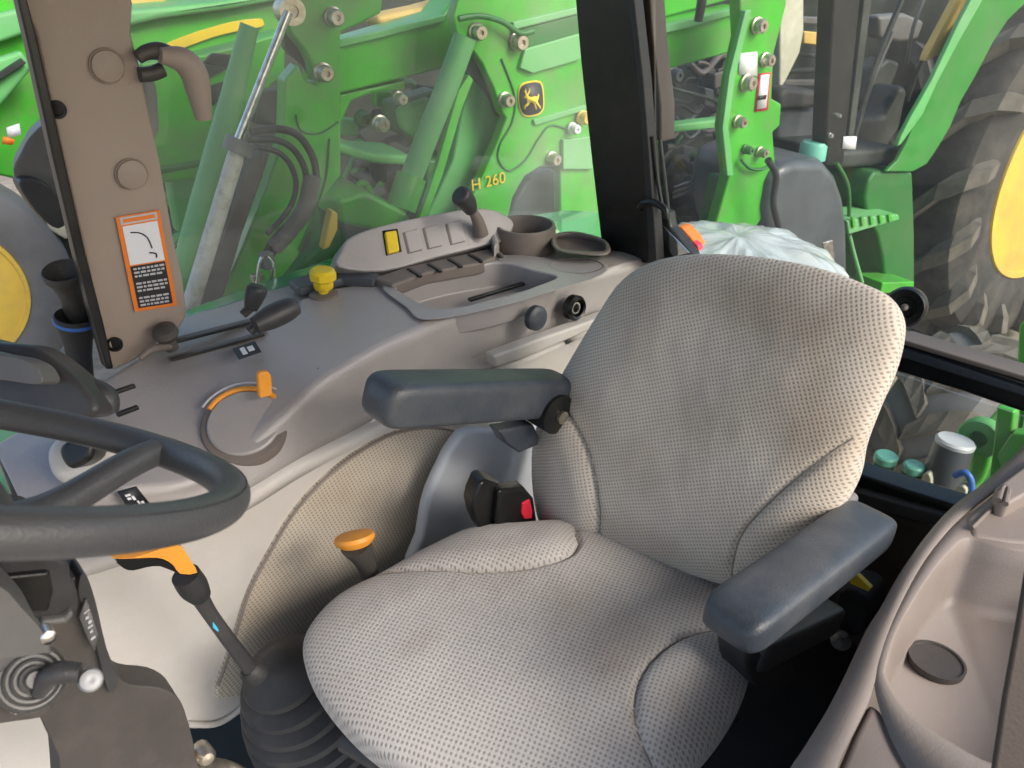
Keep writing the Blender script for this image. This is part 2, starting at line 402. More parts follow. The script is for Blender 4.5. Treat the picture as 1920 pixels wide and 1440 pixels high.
def pad(name, px, O, e1, e2, nrm, th, m, parent, bol=(), seams=(), rise=.018, rings=84, nth=280, lift=0, edge=2.6, sag=0, **k):
    """upholstered pad: closed outline on the plane (O, nrm), domed on the nrm side, thick th behind"""
    O, e1, e2, nrm = Vector(O), Vector(e1).normalized(), Vector(e2).normalized(), Vector(nrm).normalized()
    def loc(p): q = at(p, pl=(O, nrm))-O; return Vector((q.dot(e1), q.dot(e2)))
    from mathutils import noise as nz
    out = [Vector(p) for p in smooth_poly([tuple(loc(p)) for p in px], 14)]
    # resample
    Ls = [0]
    for i in range(len(out)): Ls.append(Ls[-1]+(out[(i+1)%len(out)]-out[i]).length)
    rs = []; i = 0
    for q in range(nth):
        s = Ls[-1]*q/nth
        while Ls[i+1] < s: i += 1
        rs.append(out[i].lerp(out[(i+1)%len(out)], (s-Ls[i])/max(Ls[i+1]-Ls[i],1e-9)))
    cen = sum(rs, Vector((0,0)))/nth
    bols = [[loc(p) for p in smooth_poly(b_[0], 5, False)] for b_ in bol]
    bpol = [[loc(p) for p in smooth_poly(b_[0], 5, False)]+[loc(p) for p in b_[1]] for b_ in bol]
    sms = [[loc(p) for p in smooth_poly(s, 5, False)] for s in seams]
    v = []; uv = []; f = []
    R = .5*min(max(p.x for p in rs)-min(p.x for p in rs), max(p.y for p in rs)-min(p.y for p in rs))
    def height(p, s):
        h = th[0]*(1-max(s,0)**edge)**(1/2.0)
        fade = max(0, 1-s**6)
        for ln, pg in zip(bols, bpol):
            dmin = min(segdist(p, ln[i], ln[i+1]) for i in range(len(ln)-1))
            if inpoly(p, pg):
                q = min(dmin/.045, 1); h += rise*(1-(1-q)**2)*fade
            h -= .009*math.exp(-(dmin/.0042)**2)*fade
        for ln in sms:
            dmin = min(segdist(p, ln[i], ln[i+1]) for i in range(len(ln)-1))
            h -= .005*math.exp(-(dmin/.004)**2)*fade
        h += .0035*nz.noise(Vector((p.x*9, p.y*9, 3)))*fade + .0012*nz.noise(Vector((p.x*34, p.y*20, 8)))*fade
        if sag: h -= sag*math.exp(-((p-cen).length/(R*.55))**2)
        return h
    ss = [1-((1-i/rings)**1.5) for i in range(rings+1)]
    v.append(O+e1*cen.x+e2*cen.y+nrm*height(cen, 0)); uv.append(tuple(cen))
    for s in ss[1:]:
        for q in rs:
            p = cen.lerp(q, s); v.append(O+e1*p.x+e2*p.y+nrm*height(p, s)); uv.append(tuple(p))
    for i in range(nth): f.append([0, 1+i, 1+(i+1)%nth])
    for r_ in range(rings-1):
        for i in range(nth):
            a, b = 1+r_*nth+i, 1+r_*nth+(i+1)%nth; f.append([a, a+nth, b+nth, b])
    base = 1+(rings-1)*nth
    for st in range(1, 9):
        ph = st/8*PI/2
        for q in rs:
            p = cen.lerp(q, 1-.10*(1-math.cos(ph))); v.append(O+e1*p.x+e2*p.y-nrm*th[1]*math.sin(ph))
            uv.append(tuple(cen.lerp(q, 1+.12*st/8)))
        for i in range(nth):
            a, b = base+(st-1)*nth+i, base+(st-1)*nth+(i+1)%nth; f.append([a, a+nth, b+nth, b])
    f.append([base+8*nth+i for i in range(nth)])
    o = mesh(name, v, f, m, parent, uvs=uv, **k)
    def sval(p):
        d = p-cen; best = min(rs, key=lambda q: abs((q-cen).angle_signed(d)) if d.length > 1e-6 else 0)
        return d.length/(best-cen).length
    for ln in bols+sms:
        pts = []
        for p in ln:
            s = sval(p)
            if s < .985: pts.append(O+e1*p.x+e2*p.y+nrm*(height(p, s)+.0012))
            elif len(pts) > 3: break
            else: pts = []
        if len(pts) > 3: tube('seam', pts, .0014, 'seam_thread', o, seg=8, sm=2)
    return o
def text(name, s, c, right, upd, size, m, parent, depth=.001):
    cu = bpy.data.curves.new(name, 'FONT'); cu.body = s; cu.size = size; cu.extrude = depth; cu.align_x = 'CENTER'; cu.align_y = 'CENTER'
    tmp = bpy.data.objects.new('tmp', cu); COL.objects.link(tmp)
    dg = bpy.context.evaluated_depsgraph_get(); me = bpy.data.meshes.new_from_object(tmp.evaluated_get(dg))
    bpy.data.objects.remove(tmp)
    right = Vector(right).normalized(); upd = Vector(upd); upd = (upd-right*upd.dot(right)).normalized(); n = right.cross(upd)
    base = root_loc(parent)
    for v in me.vertices: v.co = Vector(c)-base+right*v.co.x+upd*v.co.y+n*v.co.z
    me.materials.clear(); me.materials.append(M[m]); me.name = name
    o = bpy.data.objects.new(name, me); COL.objects.link(o); o.parent = parent
    return o
def quads(name, corners, rects, m, parent, off, **k):
    """several thin rectangles (u0,v0,u1,v1) on the patch spanned by four corners, lifted by off"""
    a, b, c, d = [Vector(q) for q in corners]
    def pt(u, v): return a.lerp(b, u).lerp(d.lerp(c, u), v)
    n = (b-a).cross(d-a).normalized()
    if n.dot(a) > 0: n = -n
    v = []; f = []
    for u0, v0, u1, v1 in rects:
        i = len(v)
        base = [pt(u0,v0), pt(u1,v0), pt(u1,v1), pt(u0,v1)]
        v += [q+n*off for q in base]+[q+n*(off-.0015) for q in base]
        f += [[i,i+1,i+2,i+3],[i+7,i+6,i+5,i+4]]+[[i+j, i+4+j, i+4+(j+1)%4, i+(j+1)%4] for j in range(4)]
    return mesh(name, v, f, m, parent, smooth=False, **k)

def shrink(pts, k):
    cx = sum(p[0] for p in pts)/len(pts); cy = sum(p[1] for p in pts)/len(pts)
    return [(cx+(x-cx)*k, cy+(y-cy)*k) for x, y in pts]

GZ = -2.2
# ================================================================== THE GROUND
def ground():
    v = []; f = []; N = 60
    for i in range(N+1):
        for j in range(N+1):
            x, y = -3+12*i/N, -3+12*j/N
            v.append((x, y, GZ+.018*math.sin(x*5.1+y*2)*math.sin(y*4.3)+random.uniform(-.006,.006)))
    for i in range(N):
        for j in range(N): a = i*(N+1)+j; f.append([a, a+N+1, a+N+2, a+1])
    k = len(v); E = [(-250,-250),(250,-250),(250,250),(-250,250)]
    v += [(x, y, GZ-.03) for x, y in E]; f.append([k,k+1,k+2,k+3])
    mesh('ground', v, f, 'gravel', origin=(0,0,GZ), kind='structure')
ground()
st = []
sv = []; sf = []
for i in range(900):
    x, y = random.uniform(1.6,6.5), random.uniform(-.5,4)
    r = random.uniform(.006,.02); k = len(sv)
    for dx, dy, dz in ((1,0,0),(0,1,0),(-1,0,0),(0,-1,0),(0,0,.8)):
        sv.append((x+dx*r*random.uniform(.7,1.2), y+dy*r*random.uniform(.7,1.2), GZ+.005+dz*r))
    sf += [[k,k+1,k+4],[k+1,k+2,k+4],[k+2,k+3,k+4],[k+3,k,k+4]]
mesh('loose_stones', sv, sf, 'gravel', smooth=False, label='loose pebbles scattered on the dry ground beside the big tyre', cat='pebbles', kind='stuff')
# ================================================================== OUTSIDE: the neighbouring machines
def N(a, b, z): return AX*a+BX*b+Vector((0,0,z))
def recentre(o, c):
    c = Vector(c)-root_loc(o.parent)
    for v in o.data.vertices: v.co -= c
    o.location = c
def pin(px, b, r, parent, m='zinc', ln=.03, name='pin', mm='green'):
    c = at(px, b=b)
    o = lathe(name, c, -BX, [(r*1.2,-.004),(r*1.2,.003),(r*1.0,.005),(r,ln*.8),(r*.8,ln),(r*.35,ln),(r*.3,ln*.75),(0,ln*.75)], m, parent, seg=20)
    return o
def wheel(root, c, R, rr, W, lugs, tm, rm, bolts=8):
    c = Vector(c)
    prof = [(rr*.97,.05),(rr,.01),(rr*1.03,-.012),(rr+(R-rr)*.3,-.035),(rr+(R-rr)*.6,-.035),(R*.93,-.015),(R*.955,.02),(R*.962,W*.25),(R*.97,W*.5),(R*.962,W*.75),(R*.955,W-.02),(R*.93,W+.015),(rr+(R-rr)*.5,W+.035),(rr,W-.01),(rr*.97,W-.05)]
    ty = lathe('tyre', c, BX, prof, tm, root, seg=96); recentre(ty, c)
    if lugs:
        e1, e2 = AX, Vector((0,0,1))
        def cyl(phi, h, r): return (e1*math.cos(phi)+e2*math.sin(phi))*r+BX*h
        def lugmesh(side):
            prof_ = [(.74*R,-.030,0,-1,0,.006),(.80*R,-.036,0,-1,.015,.030),(.88*R,-.034,.2,-1,.045,.045),(.945*R,-.005,.8,-.7,.085,.052),(.962*R,W*.14,1,-.1,.15,.056),(.966*R,W*.34,1,0,.26,.058),(.97*R,W*.54,1,0,.40,.052)]
            v = []; f = []
            for i, (r, h, nr, nh, ph, out) in enumerate(prof_):
                l = math.hypot(nr, nh); nr, nh = nr/l, nh/l
                wd = (.050 if 0 < i < 6 else .036)*1.04/R
                hi = r+nr*out*R*1.25, h+nh*out*R*1.35; lo = r-nr*.03, h-nh*.03
                def q(ph_, rh):
                    hh = rh[1] if side == 0 else W-rh[1]
                    return cyl(ph_, hh, rh[0])
                v += [q(ph-wd*.78, hi), q(ph+wd*.78, hi), q(ph+wd*1.15, lo), q(ph-wd*1.15, lo)]
                if i:
                    k = 4*i
                    for j in range(4): f.append([k-4+j, k-4+(j+1)%4, k+(j+1)%4, k+j])
            K = len(prof_)
            f += [[0,1,2,3],[4*K-1,4*K-2,4*K-3,4*K-4]]
            return v, f
        for side in (0, 1):
            v, f = lugmesh(side)
            for q in range(lugs):
                if q == 0:
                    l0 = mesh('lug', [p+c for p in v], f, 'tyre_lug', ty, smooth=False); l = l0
                else:
                    l = l0.copy(); COL.objects.link(l); l.parent = ty
                l.rotation_mode = 'AXIS_ANGLE'
                l.rotation_axis_angle = (2*PI*(q+.5*side)/lugs, *(-BX))
    rp = [(rr*1.03,-.008),(rr*1.02,-.022),(rr*.97,-.02),(rr*.955,.03),(rr*.93,.05),(rr*.905,W*.10),(rr*.90,W*.13),(rr*.80,W*.42),(rr*.76,W*.50),(rr*.66,W*.50),(rr*.60,W*.30),(rr*.45,W*.22),(rr*.40,W*.20),(rr*.2,W*.20),(rr*.18,W*.1),(rr*.06,W*.08),(0,W*.08)]
    rim = lathe('rim', c, BX, rp, rm, root, seg=72); recentre(rim, c)
    e1, e2 = AX, Vector((0,0,1))
    for q in range(bolts):
        a = 2*PI*q/bolts+.2
        p = c+(e1*math.cos(a)+e2*math.sin(a))*rr*.71+BX*(W*.50)
        lathe('bolt', p, -BX, [(.022,0),(.022,.012),(.012,.016),(.012,.03),(0,.03)], 'zinc', rim, seg=10)
    return ty, rim

# ---------------------------------- neighbouring green tractor (cab, tank, hood, rear wheel)
tr = thing('tractor', N(3.4, 2.6, GZ), 'green tractor parked alongside with huge muddy lugged rear tyre and yellow rim at right', 'tractor')
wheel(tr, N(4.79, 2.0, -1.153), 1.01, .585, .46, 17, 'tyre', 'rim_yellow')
nb([(1855,-30),(1830,20),(1800,60),(1768,120),(1745,180),(1715,232),(1700,268),(1684,300),(1662,322),(1712,322),(1738,308),(1757,280),(1782,238),(1802,190),(1832,138),(1862,80),(1890,38),(1960,-30)], 1.93, .02, 'fender', 'fender_green', tr, .006)
nb([(1838,-30),(1800,40),(1748,150),(1708,220),(1690,255),(1683,275),(1690,270),(1730,215),(1760,150),(1800,75),(1860,-30)], 1.915, .02, 'fender_lip', 'green_pale', tr, .004)
nb([(1640,322),(1712,322),(1716,440),(1716,545),(1662,545),(1655,480),(1645,440),(1628,410),(1622,370),(1628,340)], 1.95, .3, 'fender_panel', 'green_dark', tr, .015)
nb([(1810,-30),(1775,35),(1740,100),(1735,115),(1770,100),(1810,40),(1845,-30)], 1.99, .03, 'fender_trim', 'tan_paint', tr)
# tyre side details: step
nb([(1588,414),(1620,408),(1685,402),(1688,412),(1625,430),(1592,440)], 1.86, .16, 'step', 'green_pale', tr, .006)
for i in range(5):
    x = 1598+i*17
    nb([(x,408-i*1.2),(x+5,407-i*1.2),(x+7,426-i*2.5),(x+2,427-i*2.5)], 1.85, .01, 'step_tooth', 'green', tr, .001)
tube('step_bracket', ats([(1592,440),(1602,480),(1616,530)], b=1.9), .009, 'green_pale', tr)
tube('step_bracket', ats([(1568,305),(1590,350),(1592,420)], b=1.9), .008, 'green_dark', tr)
nb([(1655,530),(1715,528),(1712,545),(1650,552)], 1.84, .14, 'step', 'green', tr, .006)
# cab
nb([(1565,-40),(1618,-40),(1582,310),(1546,312)], 1.93, .07, 'door_post', 'black_frame', tr, .01)
nb([(1625,-40),(1640,-40),(1596,300),(1586,300)], 2.02, .03, 'door_edge', 'cab_dark', tr, .004)
nb([(1582,256),(1607,256),(1604,280),(1580,279)], 1.925, .003, 'tag', 'white_print', tr, 0)
pin((1571,217), 1.93, .008, tr, 'chrome', .012, 'screw'); pin((1556,254), 1.93, .009, tr, 'chrome', .012, 'screw')
nb([(1566,285),(1690,275),(1685,300),(1660,312),(1568,318)], 2.0, .5, 'cab_sill', 'cab_dark', tr, .02)
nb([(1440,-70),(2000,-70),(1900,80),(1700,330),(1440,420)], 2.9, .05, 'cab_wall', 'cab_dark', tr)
nb([(1463,-40),(1508,-40),(1508,60),(1500,100),(1475,150),(1462,172)], 2.4, .06, 'cab_post', 'cream', tr, .01)
nb([(1508,58),(1546,62),(1544,86),(1508,82)], 2.5, .04, 'lamp', 'tan_paint', tr, .006)
for (x0,y0,x1,y1,h) in ((1470,28,1560,34,14),(1480,96,1560,104,8),(1470,130,1560,126,9),(1466,150,1556,150,12)):
    nb([(x0,y0),(x1,y1),(x1,y1+h),(x0,y0+h)], 2.55, .05, 'slat', 'grey_plastic' if h>10 else 'engine_dark', tr, .006)
nb([(1455,208),(1470,200),(1552,206),(1556,290),(1460,300)], 2.3, .3, 'console', 'tank', tr, .03)
nb([(1462,178),(1475,165),(1550,172),(1552,202),(1462,206)], 2.25, .4, 'seat_cushion', 'rubber', tr, .03)
nb([(1610,200),(1640,130),(1668,110),(1690,118),(1672,165),(1645,215),(1620,222)], 2.35, .12, 'seat_back', 'cab_dark', tr, .02)
nb([(1648,30),(1700,25),(1735,40),(1722,75),(1690,80),(1650,72)], 2.45, .08, 'headrest', 'grey_plastic', tr, .02)
nb([(1608,220),(1660,215),(1690,160),(1705,165),(1690,240),(1660,285),(1600,280)], 2.2, .15, 'side_console', 'cab_dark', tr, .03)
for (p, q, r_) in (((1700,-20),(1615,210),.012),((1675,60),(1600,270),.008),((1760,60),(1700,190),.01),((1735,-10),(1700,120),.008)):
    tube('cab_rail', ats([p, ((p[0]+q[0])/2-6,(p[1]+q[1])/2), q], b=2.15), r_, 'cab_dark' if r_>.009 else 'grey_plastic', tr)
# fuel tank
nb([(1440,392),(1448,345),(1462,312),(1495,300),(1548,300),(1574,330),(1588,372),(1594,420),(1596,545),(1470,545),(1446,450)], 1.86, .42, 'fuel_tank', 'tank', tr, .045)
c = at((1524,288), b=1.98); lathe('tank_cap', c, (0,0,1), [(.052,-.02),(.052,.035),(.045,.046),(0,.048)], 'teal_cap', tr, seg=24)
lathe('tank_neck', c+Vector((0,0,-.05)), (0,0,1), [(.055,-.02),(.036,.0),(.036,.03)], 'tank', tr, seg=24)
nb([(1544,455),(1562,450),(1566,492),(1546,494)], 1.855, .02, 'drain_bracket', 'chrome', tr, .004)
tube('hose', ats([(1440,300),(1455,330),(1450,380),(1462,430)], b=1.8), .012, 'rubber', tr)
# engine mass and hood
def cluster(root, x0, y0, x1, y1, b, n, mats, seed):
    rnd = random.Random(seed)
    for i in range(n):
        x, y = rnd.uniform(x0,x1), rnd.uniform(y0,y1)
        k = rnd.random()
        if k < .55:
            w = rnd.uniform(40,110); a = rnd.uniform(-.8,.8)
            tube('hose', ats([(x-w*.5,y-a*w*.4),(x-w*.2,y+rnd.uniform(-25,25)),(x+w*.2,y+rnd.uniform(-25,25)),(x+w*.5,y+a*w*.4)], b=b+rnd.uniform(-.1,.1)), rnd.uniform(.006,.016), rnd.choice(mats), root, seg=8)
        elif k < .8:
            w, h = rnd.uniform(15,45), rnd.uniform(12,40); s = rnd.uniform(-8,8)
            nb([(x,y),(x+w,y-s),(x+w,y+h-s),(x,y+h)], b+rnd.uniform(-.1,.05), rnd.uniform(.03,.12), 'bracket', rnd.choice(mats), root, .008)
        else:
            pin((x,y), b-.05, rnd.uniform(.01,.025), root, rnd.choice(mats), .04, 'fitting')
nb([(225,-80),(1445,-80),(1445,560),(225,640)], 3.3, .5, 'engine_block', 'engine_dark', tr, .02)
cluster(tr, 290, 300, 440, 520, 2.8, 26, ['cast','rubber','green_dark','green_pale','shadow_grey'], 3)
cluster(tr, 620, 170, 900, 410, 2.55, 60, ['cast','rubber','green_dark','green_pale','shadow_grey','green'], 5)
cluster(tr, 1235, 110, 1400, 420, 2.5, 50, ['rubber','engine_dark','green_dark','tank','shadow_grey'], 9)
nb([(225,50),(300,32),(430,14),(560,-14),(560,70),(470,92),(380,130),(225,150)], 2.85, .3, 'hood', 'green', tr, .03)
nb([(232,20),(300,14),(420,2),(540,-20),(540,-2),(430,18),(300,36),(232,52)], 2.8, .35, 'hood_top', 'green_pale', tr, .02)
nb(smooth_poly([(294,92),(345,68),(415,46),(455,38),(488,35),(494,40),(492,50),(450,58),(400,70),(345,90),(318,97)],3), 2.838, .01, 'hood_stripe', 'yellow', tr, .002)
nb([(240,-20),(330,-30),(310,6),(240,14)], 3.0, .1, 'hood_light', 'tan_paint', tr, .01)

# ---------------------------------- loader that carries the badge
L1 = thing('front_loader', N(1.6, 2.2, GZ), 'green front loader frame with yellow deer badge and model number on its mast plate', 'loader', 'front loaders beyond the side window')
# upper lift arm running across
nb([(600,96),(700,66),(830,28),(880,-40),(900,-40),(1180,-90),(1480,-140),(1480,-30),(1390,-5),(1230,38),(1100,70),(960,105),(860,122),(740,152),(640,176),(600,186)], 2.2, .14, 'lift_arm', 'green', L1, .01)
nb([(600,84),(720,56),(835,28),(835,40),(720,70),(600,98)], 2.185, .02, 'arm_highlight', 'green_pale', L1, .003)  # pale strips paint the highlight along the lift arm edges
nb([(962,42),(1080,14),(1240,-28),(1240,-14),(1080,27),(964,56)], 1.985, .02, 'arm_highlight', 'green_pale', L1, .003)
nb([(985,92),(1090,62),(1090,112),(1000,138),(975,128)], 1.985, .02, 'arm_plate', 'green_pale', L1, .004)
nb([(1225,52),(1300,36),(1395,10),(1395,22),(1300,50),(1225,68)], 2.1, .03, 'arm_highlight', 'green_pale', L1, .003)
nb([(1180,60),(1395,10),(1395,92),(1300,118),(1180,150)], 2.12, .1, 'lift_arm', 'green', L1, .008)
# lower web
nb([(640,176),(760,150),(762,168),(700,175),(660,190),(640,230),(632,300),(600,330),(600,186)], 2.22, .1, 'web_plate', 'green', L1, .008)
# middle ribs and engine side
nb([(618,262),(650,272),(700,288),(775,292),(775,312),(700,306),(650,292),(620,282)], 2.15, .2, 'cross_tube', 'green_pale', L1, .01)
nb([(735,195),(820,168),(860,200),(800,290),(740,240)], 2.35, .1, 'side_shield', 'green_dark', L1, .02)
nb([(745,205),(810,180),(790,270),(755,245)], 2.3, .04, 'side_shield', 'green_pale', L1, .02)
nb([(632,375),(690,360),(770,402),(740,440),(640,420)], 2.1, .2, 'foot_plate', 'green', L1, .015)
nb([(600,380),(640,372),(660,470),(640,500),(600,500)], 2.3, .1, 'foot_plate', 'green_dark', L1, .015)
nb([(622,395),(634,400),(634,430),(618,465),(606,470),(612,440)], 2.05, .04, 'hook', 'rim_yellow', L1, .006)
nb(smooth_poly([(682,330),(720,325),(755,312),(768,335),(750,370),(720,385),(700,362)],3), 2.5, .15, 'gear_housing', 'cast', L1, .015)
pin((712,232), 2.1, .02, L1, 'zinc'); pin((748,184), 2.15, .016, L1, 'zinc')
# struts
tube('strut', ats([(872,70),(835,170),(795,270),(752,385)], b=1.96), .031, 'green_pale', L1)
tube('strut', [at((772,330), b=1.96), at((752,390), b=1.95)], .042, 'green', L1)
nb([(880,140),(945,180),(930,260),(905,320),(862,410),(800,410),(850,300),(865,220)], 2.1, .05, 'gusset', 'green_pale', L1, .008)
nb([(860,170),(880,140),(888,150),(868,200),(830,330),(800,410),(786,410),(820,310)], 2.02, .02, 'gusset_flange', 'green', L1, .003)
nb([(800,300),(840,300),(830,380),(800,392)], 2.15, .08, 'stiffener', 'green_dark', L1, .01)
# mast with badge
mp_ = [(835,-60),(870,-40),(850,30),(858,68),(880,85),(905,120),(926,165),(942,212),(950,222),(935,262),(905,330),(872,392),(860,430),(948,430),(962,370),(985,330),(1012,314),(1050,312),(1052,430),(1180,430),(1180,-90)]
nb(mp_, 2.0, .04, 'mast_plate', 'green', L1, .006)
nb(smooth_poly([(868,78),(882,88),(906,124),(928,168),(940,205),(946,215),(938,220),(925,190),(905,160),(880,140),(860,110)],3), 2.045, .03, 'mast_edge', 'engine_dark', L1, .003)
tube('weld_seam', ats([(940,110),(965,180),(960,230),(938,270),(935,300),(955,320),(985,300),(1010,260),(1035,235),(1080,250)], b=1.998), .0035, 'green_dark', L1, seg=8)
tube('hose', ats([(860,35),(900,30),(940,40),(975,62),(1000,58)], b=1.97), .008, 'green_dark', L1, seg=10)
for p_, r_ in (((893,60),.020),((970,78),.022),((947,187),.018),((1035,297),.018)): pin(p_, 1.995, r_, L1, 'zinc')
pin((1073,240), 1.99, .014, L1, 'white_print'); pin((1092,220), 1.99, .018, L1, 'rim_yellow')
nb([(948,430),(966,372),(985,340),(1012,322),(1048,320),(1050,430)], 2.12, .2, 'tank_end', 'tank', L1, .02)
nb([(1000,225),(1100,196),(1102,206),(1004,236)], 1.99, .012, 'weld_rib', 'green_pale', L1, .003)
nb([(960,60),(1085,28),(1086,62),(980,92)], 1.992, .01, 'recess_band', 'green_dark', L1, .002)
nb([(1056,262),(1108,256),(1112,318),(1056,318)], 1.985, .02, 'arm_plate', 'green_pale', L1, .004)
tube('weld_seam', ats([(560,470),(590,400),(612,330),(618,260)], b=2.046), .003, 'green_dark', L1, seg=8)
# badge
bc = [(974,165),(984,155),(1008,151),(1018,160),(1021,195),(1017,210),(1006,217),(988,219),(978,212),(972,190)]
em = nb(smooth_poly(bc,4), 1.995, .006, 'badge', 'yellow', L1, .001)
nb(smooth_poly(shrink(bc,.90),4), 1.992, .004, 'badge_field', 'black_print', em, 0)
du = [(.10,.60),(.13,.66),(.20,.70),(.16,.80),(.08,.90),(.17,.86),(.20,.97),(.22,.84),(.25,.74),(.30,.78),(.38,.90),(.40,.99),(.43,.88),(.36,.76),(.31,.69),(.38,.62),(.52,.60),(.68,.62),(.80,.60),(.88,.70),(.89,.60),(.86,.50),(.80,.40),(.86,.28),(.95,.18),(.97,.08),(.90,.10),(.82,.20),(.72,.32),(.68,.28),(.74,.14),(.70,.05),(.65,.14),(.62,.30),(.50,.40),(.38,.38),(.30,.28),(.18,.24),(.10,.14),(.06,.16),(.12,.30),(.24,.36),(.26,.46),(.22,.58),(.16,.58)]
dq = [bc_p for bc_p in ((979,166),(1014,161),(1016,208),(981,212))]
def duv(u, v):
    a, b, c, d = dq
    top = (a[0]+(b[0]-a[0])*u, a[1]+(b[1]-a[1])*u); bot = (d[0]+(c[0]-d[0])*u, d[1]+(c[1]-d[1])*u)
    return (bot[0]+(top[0]-bot[0])*v, bot[1]+(top[1]-bot[1])*v)
deer = [(981,198),(985,188),(983,180),(987,174),(984,168),(982,161),(985,163),(987,168),(989,162),(991,169),(994,172),(995,180),(1000,179),(1008,178),(1012,180),(1015,186),(1013,190),(1016,196),(1013,197),(1009,190),(1003,190),(997,191),(992,196),(986,202),(984,206),(982,204)]
deer = [duv(*q) for q in du]
nb(deer, 1.9885, .003, 'deer_mark', 'yellow', em, 0)
text('model_number', 'H 260', at((916,341), b=1.994), AX*1.0+Vector((0,0,.06)), (0,0,1), .048, 'yellow', L1)
# right-hand mast post
nb([(1385,-60),(1478,-60),(1475,10),(1452,100),(1448,185),(1466,195),(1463,236),(1450,248),(1456,330),(1440,395),(1415,430),(1340,430),(1368,330),(1358,240),(1372,150),(1390,70)], 1.9, .05, 'mast_post', 'green', L1, .008)
nb([(1398,20),(1410,18),(1378,150),(1366,240),(1376,330),(1364,330),(1355,240),(1368,140)], 1.88, .02, 'post_flange', 'green_pale', L1, .003)
nb([(1240,236),(1362,222),(1362,240),(1240,252)], 2.2, .06, 'rail', 'green_pale', L1, .01)
nb([(1225,262),(1300,255),(1300,330),(1225,400)], 2.6, .06, 'side_sheet', 'green', L1, .02)
nb(smooth_poly([(1240,300),(1290,262),(1340,248),(1362,290),(1362,420),(1240,430)],2), 2.45, .1, 'wheel_arch', 'engine_dark', L1, .02)
nb([(1350,330),(1440,330),(1440,430),(1330,430)], 1.98, .06, 'post_foot', 'green_dark', L1, .01)
for i in range(3):
    tube('steel_line', ats([(1262,352+i*9),(1300,338+i*9),(1360,312+i*10)], b=2.25), .006, 'chrome', L1, seg=8)
nb([(1388,100),(1420,97),(1420,142),(1386,140)], 1.895, .004, 'decal', 'white_print', L1, 0)
lb = nb([(1424,138),(1446,136),(1440,206),(1416,210)], 1.895, .004, 'warning_label', 'red', L1, 0)
nb([(1427,141),(1443,139),(1437,202),(1420,205)], 1.892, .003, 'label_panel', 'white_print', lb, 0)
nb([(1423,180),(1438,178),(1436,186),(1421,188)], 1.8895, .002, 'label_print', 'black_print', lb, 0)
for p_, r_ in (((1420,48),.022),((1435,112),.02),((1400,155),.024),((1384,228),.018),((1425,285),.016),((1398,280),.014)): pin(p_, 1.893, r_, L1, 'zinc' if r_>.015 else 'green_dark')
tube('hose', ats([(1390,300),(1405,315),(1425,318),(1440,312)], b=1.88), .006, 'green_dark', L1, seg=8)
nb([(704,38),(712,30),(790,14),(840,0),(870,-30),(905,-30),(880,20),(830,36),(760,50),(716,54)], 2.34, .1, 'counter_bar', 'tan_paint', L1, .025)

# ---------------------------------- left loader with chrome ram
L2 = thing('front_loader', N(.5, 2.3, GZ), 'green front loader arm with long chrome hydraulic ram leaning behind the brown window post', 'loader', 'front loaders beyond the side window')
nb([(262,118),(380,102),(470,78),(535,58),(535,140),(478,190),(440,260),(420,330),(300,345),(262,330)], 2.5, .1, 'side_sheet', 'green', L2, .01)
nb([(384,122),(438,104),(444,110),(436,124),(386,150)], 2.492, .006, 'slot', 'engine_dark', L2, .002)
nb([(394,160),(420,153),(412,190),(400,198),(394,190)], 2.492, .006, 'slot', 'engine_dark', L2, .002)
nb([(488,172),(532,166),(528,242),(478,232),(480,200)], 2.3, .05, 'recess', 'engine_dark', L2, .006)
nb([(300,316),(400,300),(400,308),(300,328)], 2.42, .03, 'sheet_edge', 'green_dark', L2, .004)
nb([(310,330),(430,300),(420,420),(330,440)], 2.6, .05, 'lower_sheet', 'green_pale', L2, .02)
nb([(528,20),(560,-40),(690,-60),(720,-30),(716,25),(640,62),(640,330),(600,380),(560,480),(500,560),(430,580),(400,585),(452,470),(500,350),(530,260),(534,150),(560,120),(572,150),(592,158),(585,120),(572,95),(545,62)], 2.05, .06, 'lift_arm', 'green', L2, .008)
nb([(430,585),(520,545),(560,500),(640,430),(640,520),(520,600),(430,620)], 2.15, .06, 'arm_foot', 'green_dark', L2, .01)
nb(smooth_poly([(532,40),(548,60),(575,92),(590,118),(598,150),(590,156),(575,130),(555,110),(535,92)],2), 2.115, .03, 'knee_shade', 'engine_dark', L2, .003)  # dark plate stands in for the shadow along the curved edge
tube('weld_seam', ats([(555,215),(565,245),(600,250),(635,228)], b=2.048), .003, 'green_dark', L2, seg=8)
for p_, r_ in (((625,32),.020),((606,136),.020)): pin(p_, 2.045, r_, L2, 'zinc')
tube('strut', ats([(468,48),(430,200),(395,330),(350,500),(338,600)], b=2.1), [.022,.028,.032,.034,.034], 'green_pale', L2)
tube('cylinder_rod', ats([(541,22),(438,285)], b=1.94), .0105, 'chrome', L2, seg=20, sm=0)
lathe('rod_eye', at((541,20), b=1.97), -BX, [(.022,-.02),(.03,-.02),(.03,.03),(.014,.03),(.014,.024),(0,.024)], 'zinc', L2, seg=24)
tube('hydraulic_cylinder', [at((446,275), b=1.94), at((440,300), b=1.94), at((352,590), b=1.94)], [.016,.020,.021], 'cylinder_white', L2, sm=0, seg=24)
tube('cylinder_gland', [at((452,262), b=1.94), at((444,286), b=1.94)], .034, 'cast', L2, sm=0, seg=24)
nb([(470,300),(498,282),(495,330),(455,440),(420,560),(372,575),(392,500),(430,400)], 2.02, .05, 'cylinder_shade', 'shadow_grey', L2, .01)  # dark plate stands in for the shadow band beside the ram
